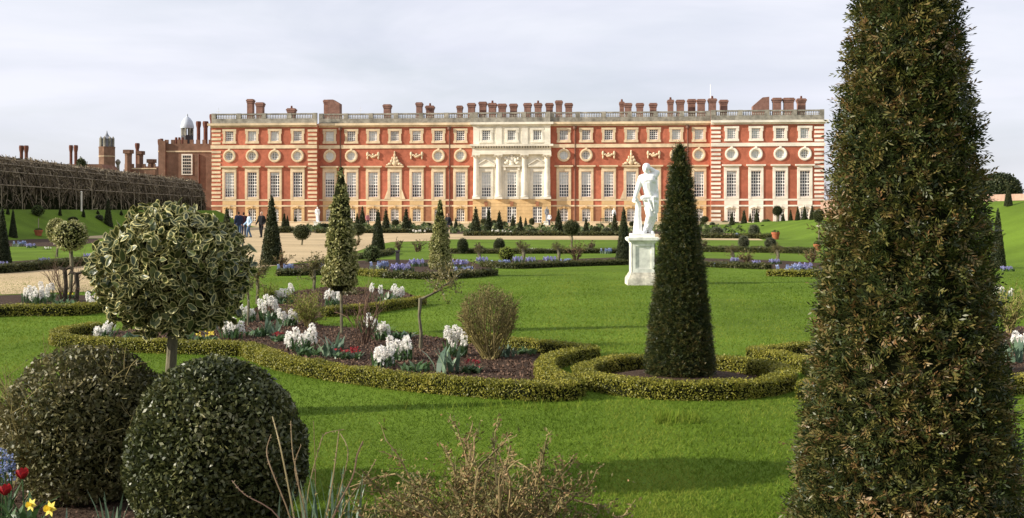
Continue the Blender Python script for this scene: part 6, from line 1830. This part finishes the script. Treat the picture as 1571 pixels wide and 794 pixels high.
# hyacinths of the far beds
for px, yb, w, kind, lab, hp in ((582, 414, 30, 'blue', 'pale blue hyacinths right of the tall variegated pillar', 14), (618, 418, 36, 'lilac', 'lilac hyacinths left of the low bare twigs under the shorter pillar', 14), (642, 409, 28, 'lilac', 'lilac hyacinths just left of the shorter variegated pillar', 12), (703, 412, 34, 'lilac', 'brightest lilac hyacinths right of the shorter variegated pillar', 14),
    (712, 420, 30, 'blue', 'pale blue hyacinths before the brightest lilac ones', 12), (742, 404, 22, 'lilac', 'lilac hyacinths behind the bed end, left of the lime bush', 10), (768, 408, 32, 'blue', 'blue hyacinths under the lime green bush', 10), (796, 404, 18, 'lilac', 'lilac hyacinths just right of the lime bush', 11), (816, 404, 18, 'lilac', 'lilac hyacinths between the two feathery standards', 10), (846, 403, 24, 'lilac', 'lilac hyacinths below the second feathery standard', 10), (868, 404, 18, 'blue', 'pale blue hyacinths left of the reddish bare bush', 8),
    (1106, 410, 22, 'blue', 'pale blue hyacinths just right of the middle yew', 8), (1127, 404, 14, 'lilac', 'lilac hyacinths behind the thin standard right of the middle yew', 9), (1162, 410, 16, 'lilac', 'lilac hyacinths between two thin standards below the right bank', 11), (1190, 405, 20, 'lilac', 'lilac hyacinths at the foot of the right thin standard', 8), (1210, 421, 40, 'blue', 'large pale blue hyacinths at the left end of the bed beside the huge yew', 16), (1236, 419, 34, 'lilac', 'lilac hyacinths against the huge yew', 16),
    (438, 417, 26, 'blue', 'pale blue hyacinths right of the tall dark yew cone', 13), (500, 414, 22, 'lilac', 'lilac hyacinths just left of the tall variegated pillar', 12), (6, 411, 20, 'lilac', 'lilac hyacinths at the foot of the left edge yew cone', 10), (70, 404, 20, 'lilac', 'lilac hyacinths behind the gravel path, left of the variegated standard', 9), (137, 399, 20, 'lilac', 'lilac hyacinths beside the holly head behind the gravel path', 10),
    (930, 389, 18, 'blue', 'vivid blue hyacinths left of the tall cone by the statue', 9), (1126, 364, 18, 'blue', 'far blue flowers before the right end pavilion', 7), (1546, 416, 22, 'lilac', 'lilac flowers right of the huge yew on the far bed', 8),
    (30, 378, 20, 'blue', 'grey blue flowers at the left below the slim cone', 9), (48, 380, 18, 'lilac', 'grey lilac flowers below the terracotta pot', 7)):
    clump(px, yb, w, kind, lab, hp)
for px, yb, w, lab, hp in ((72, 383, 12, 'tiny white flowers left of the variegated standards', 5), (950, 387, 10, 'tiny white flowers against the tall cone by the statue', 5), (912, 388, 16, 'white flowers left of the vivid blue hyacinths', 6), (815, 386, 16, 'white flowers on the far lawn bed right of the right ball', 6), (845, 387, 12, 'white flowers on the far lawn bed behind the second standard', 6), (1110, 385, 14, 'white flowers in the far bed left of the grey balls', 6), (1163, 384, 16, 'white flowers between the two grey balls', 6), (662, 357, 26, 'white flowers before the fence of green near the dark suited person', 7), (640, 358, 24, 'white flowers left of the dark suited person', 6), (880, 361, 18, 'pale flowers at the foot of the largest lollipop tree', 6), (760, 359, 24, 'pale flowers before the portico left window', 7), (780, 360, 20, 'pale flowers before the portico middle window', 6), (1085, 364, 14, 'pale flowers left of the grey green bush', 5)):
    clump(px, yb, w, 'white', lab, hp, 'pale flower clumps in the far beds')

# far hedges
def fh(lst, label, h=0.17, w=0.3, mat='boxgreen', dens=1500, leaf=0.045): hedge('box_hedge', PX(lst), w, h, leaf, dens, mat, uniq(label), 'low hedges of the far beds', False, 0.35)
fh([(425, 423), (470, 422), (505, 421)], 'dark low hedge behind the thin lollipop tree and tall pillar')
fh([(540, 421), (565, 423), (588, 425)], 'short brownish hedge right of the tall variegated pillar', mat='box')
fh([(588, 426), (652, 428), (700, 427), (758, 422)], 'curved hedge before the brightest lilac hyacinths')
fh([(742, 409), (790, 412), (860, 409), (960, 406)], 'long dark hedge running to the tall cone by the statue')
fh([(1078, 409), (1130, 411), (1180, 413)], 'low hedge right of the middle yew')
fh([(1178, 423), (1220, 424), (1275, 425)], 'low bright hedge before the pale blue hyacinths at the huge yew', mat='box')
fh([(692, 388), (780, 389), (960, 388)], 'thin far hedge behind the lime bush', 0.2, 0.3)
fh([(1072, 386), (1150, 387), (1250, 389)], 'thin far hedge below the grey balls', 0.25, 0.35)
fh([(545, 398), (590, 392), (600, 388)], 'dark curved hedge under the blunt yew cone', 0.2)
fh([(-60, 421), (0, 419), (60, 414), (150, 405)], 'dark hedge along the far side of the gravel path at the left', 0.26, 0.4)
fh([(712, 361.5), (800, 361.5), (950, 361.5)], 'hedge along the cross path before the portico and right wing', 0.3, 0.6, 'boxgreen', 300, 0.1)
fh([(1050, 365), (1120, 365.5), (1190, 366)], 'hedge along the cross path before the right end pavilion', 0.3, 0.6, 'boxgreen', 300, 0.1)
fh([(485, 357.5), (560, 357.5), (672, 357)], 'hedge along the cross path before the left wing', 0.35, 0.6, 'boxgreen', 300, 0.1)
fh([(425, 357), (450, 357)], 'short hedge right of the pale haired visitor', 0.5, 0.6, 'boxgreen', 300, 0.1)
fh([(300, 362), (330, 361), (360, 360)], 'low hedge behind the strolling visitors', 0.9, 1.0, 'boxgreen', 300, 0.1)
# ground cover of the borders before the palace
mb = MB()
for x0, x1, yb0, yb1, n_ in ((690, 1240, 350, 358.5, 3000), (470, 672, 348, 356.5, 1600), (1180, 1260, 366, 372, 0)):
    if not n_: continue
    px = x0 + (x1 - x0) * rng.random(n_); py = yb0 + (yb1 - yb0) * rng.random(n_)
    d = F * CH / (py - HY); P = np.stack([(px - CX) * d / F, d, 0.1 + 0.55 * rng.random(n_) * (0.6 + 0.4 * np.sin(px * 0.35))], -1)
    leaves(mb, P, np.tile([0, -0.3, 1.0], (n_, 1)), 0.34, 0.2, 0)
tag(mb.build('border_plants', M['midleaf']), kind='stuff')

# terracotta pots, bench, low wall
def pot(px, yb, hpx, wpx, label, stick=None, d=None, z=0.0):
    d = d or F * CH / (yb - HY); s = d / F; h = hpx * s; r = wpx * s / 2
    root = empty('plant_pot', at(px, d, z)); tag(root, label, 'pot', 'terracotta pots')
    mb = MB(); mb.lathe([(r * 0.66, 0), (r * 0.92, h * 0.72), (r * 1.0, h * 0.74), (r * 1.02, h), (r * 0.86, h), (r * 0.84, h * 0.85)], 16); mb.build('bowl', M['terracotta'], root)
    if stick: mb = MB(); mb.tube([(0, 0, h * 0.8), (0, 0, stick * s)], 0.03, 5); mb.build('stake', M['timber'], root)
    mb = MB(); P, N = on_ell(80, (0, 0, h), (r * 0.8, r * 0.8, 0.12), 0.0); leaves(mb, P, N, 0.12, 0.06); mb.build('plant', M['midleaf'], root)
d, z = hit(1190, 367); pot(1190, 367, 11, 13, 'terracotta pot at the foot of the right grass bank', None, d, z)
pot(1254, 384, 10, 12, 'terracotta pot partly behind the huge yew on the left side')
d, z = hit(59, 361.5); pot(59, 361.5, 9, 13, 'terracotta pot with a tall stake before the left grass bank', 27, d, z)
o = G(931, 347); root = empty('garden_bench', o); tag(root, 'dark green bench against the palace beside the right wing window', 'bench')
mb = MB(); mb.box(-0.8, 0.8, -0.25, 0.25, 0.42, 0.47); mb.build('seat', M['bench'], root)
mb = MB(); 
for k in range(9): mb.box(-0.76 + k * 0.19 - 0.03, -0.76 + k * 0.19 + 0.03, 0.2, 0.24, 0.48, 0.95)
mb.box(-0.8, 0.8, 0.19, 0.25, 0.95, 1.02); mb.build('backrest', M['bench'], root)
for x in (-0.75, 0.75):
    for y in (-0.2, 0.2): mb = MB(); mb.box(x - 0.04, x + 0.04, y - 0.04, y + 0.04, 0, 0.415); mb.build('leg', M['bench'], root)
# low stone step before the palace
mb = MB(); 
P0, P1 = ax_pt(-44, 150), ax_pt(-6, 150)
for (a, b) in ((-46, -8), (8, 34)):
    A, B = ax_pt(a, 152), ax_pt(b, 152); n_ = AX * 0.35
    mb = MB(); mb.slab([tuple(A), tuple(B), tuple(B + n_), tuple(A + n_)], 0, 0.42); mb.slab([tuple(A - AX * 0.05), tuple(B - AX * 0.05), tuple(B + n_ * 1.15), tuple(A + n_ * 1.15)], 0.42, 0.5)
    tag(mb.build('low_wall', M['cream']), 'low stone terrace wall before the ' + ('left' if a < 0 else 'right') + ' brick wing', 'wall', 'low terrace walls')

d, z = hit(125, 324); o = at(125, d, z); mb = MB(); h = zat(295, d) - z; mb.tube([(0, 0, 0), (0, 0, h)], 0.07, 8); mb.lathe([(0.1, h), (0.1, h + 0.06), (0.02, h + 0.12)], 8)
tag(mb.build('post', M['pale'], None, False, None), 'slim pale post on the left grass bank in front of the bower tunnel', 'post').location = tuple(o)
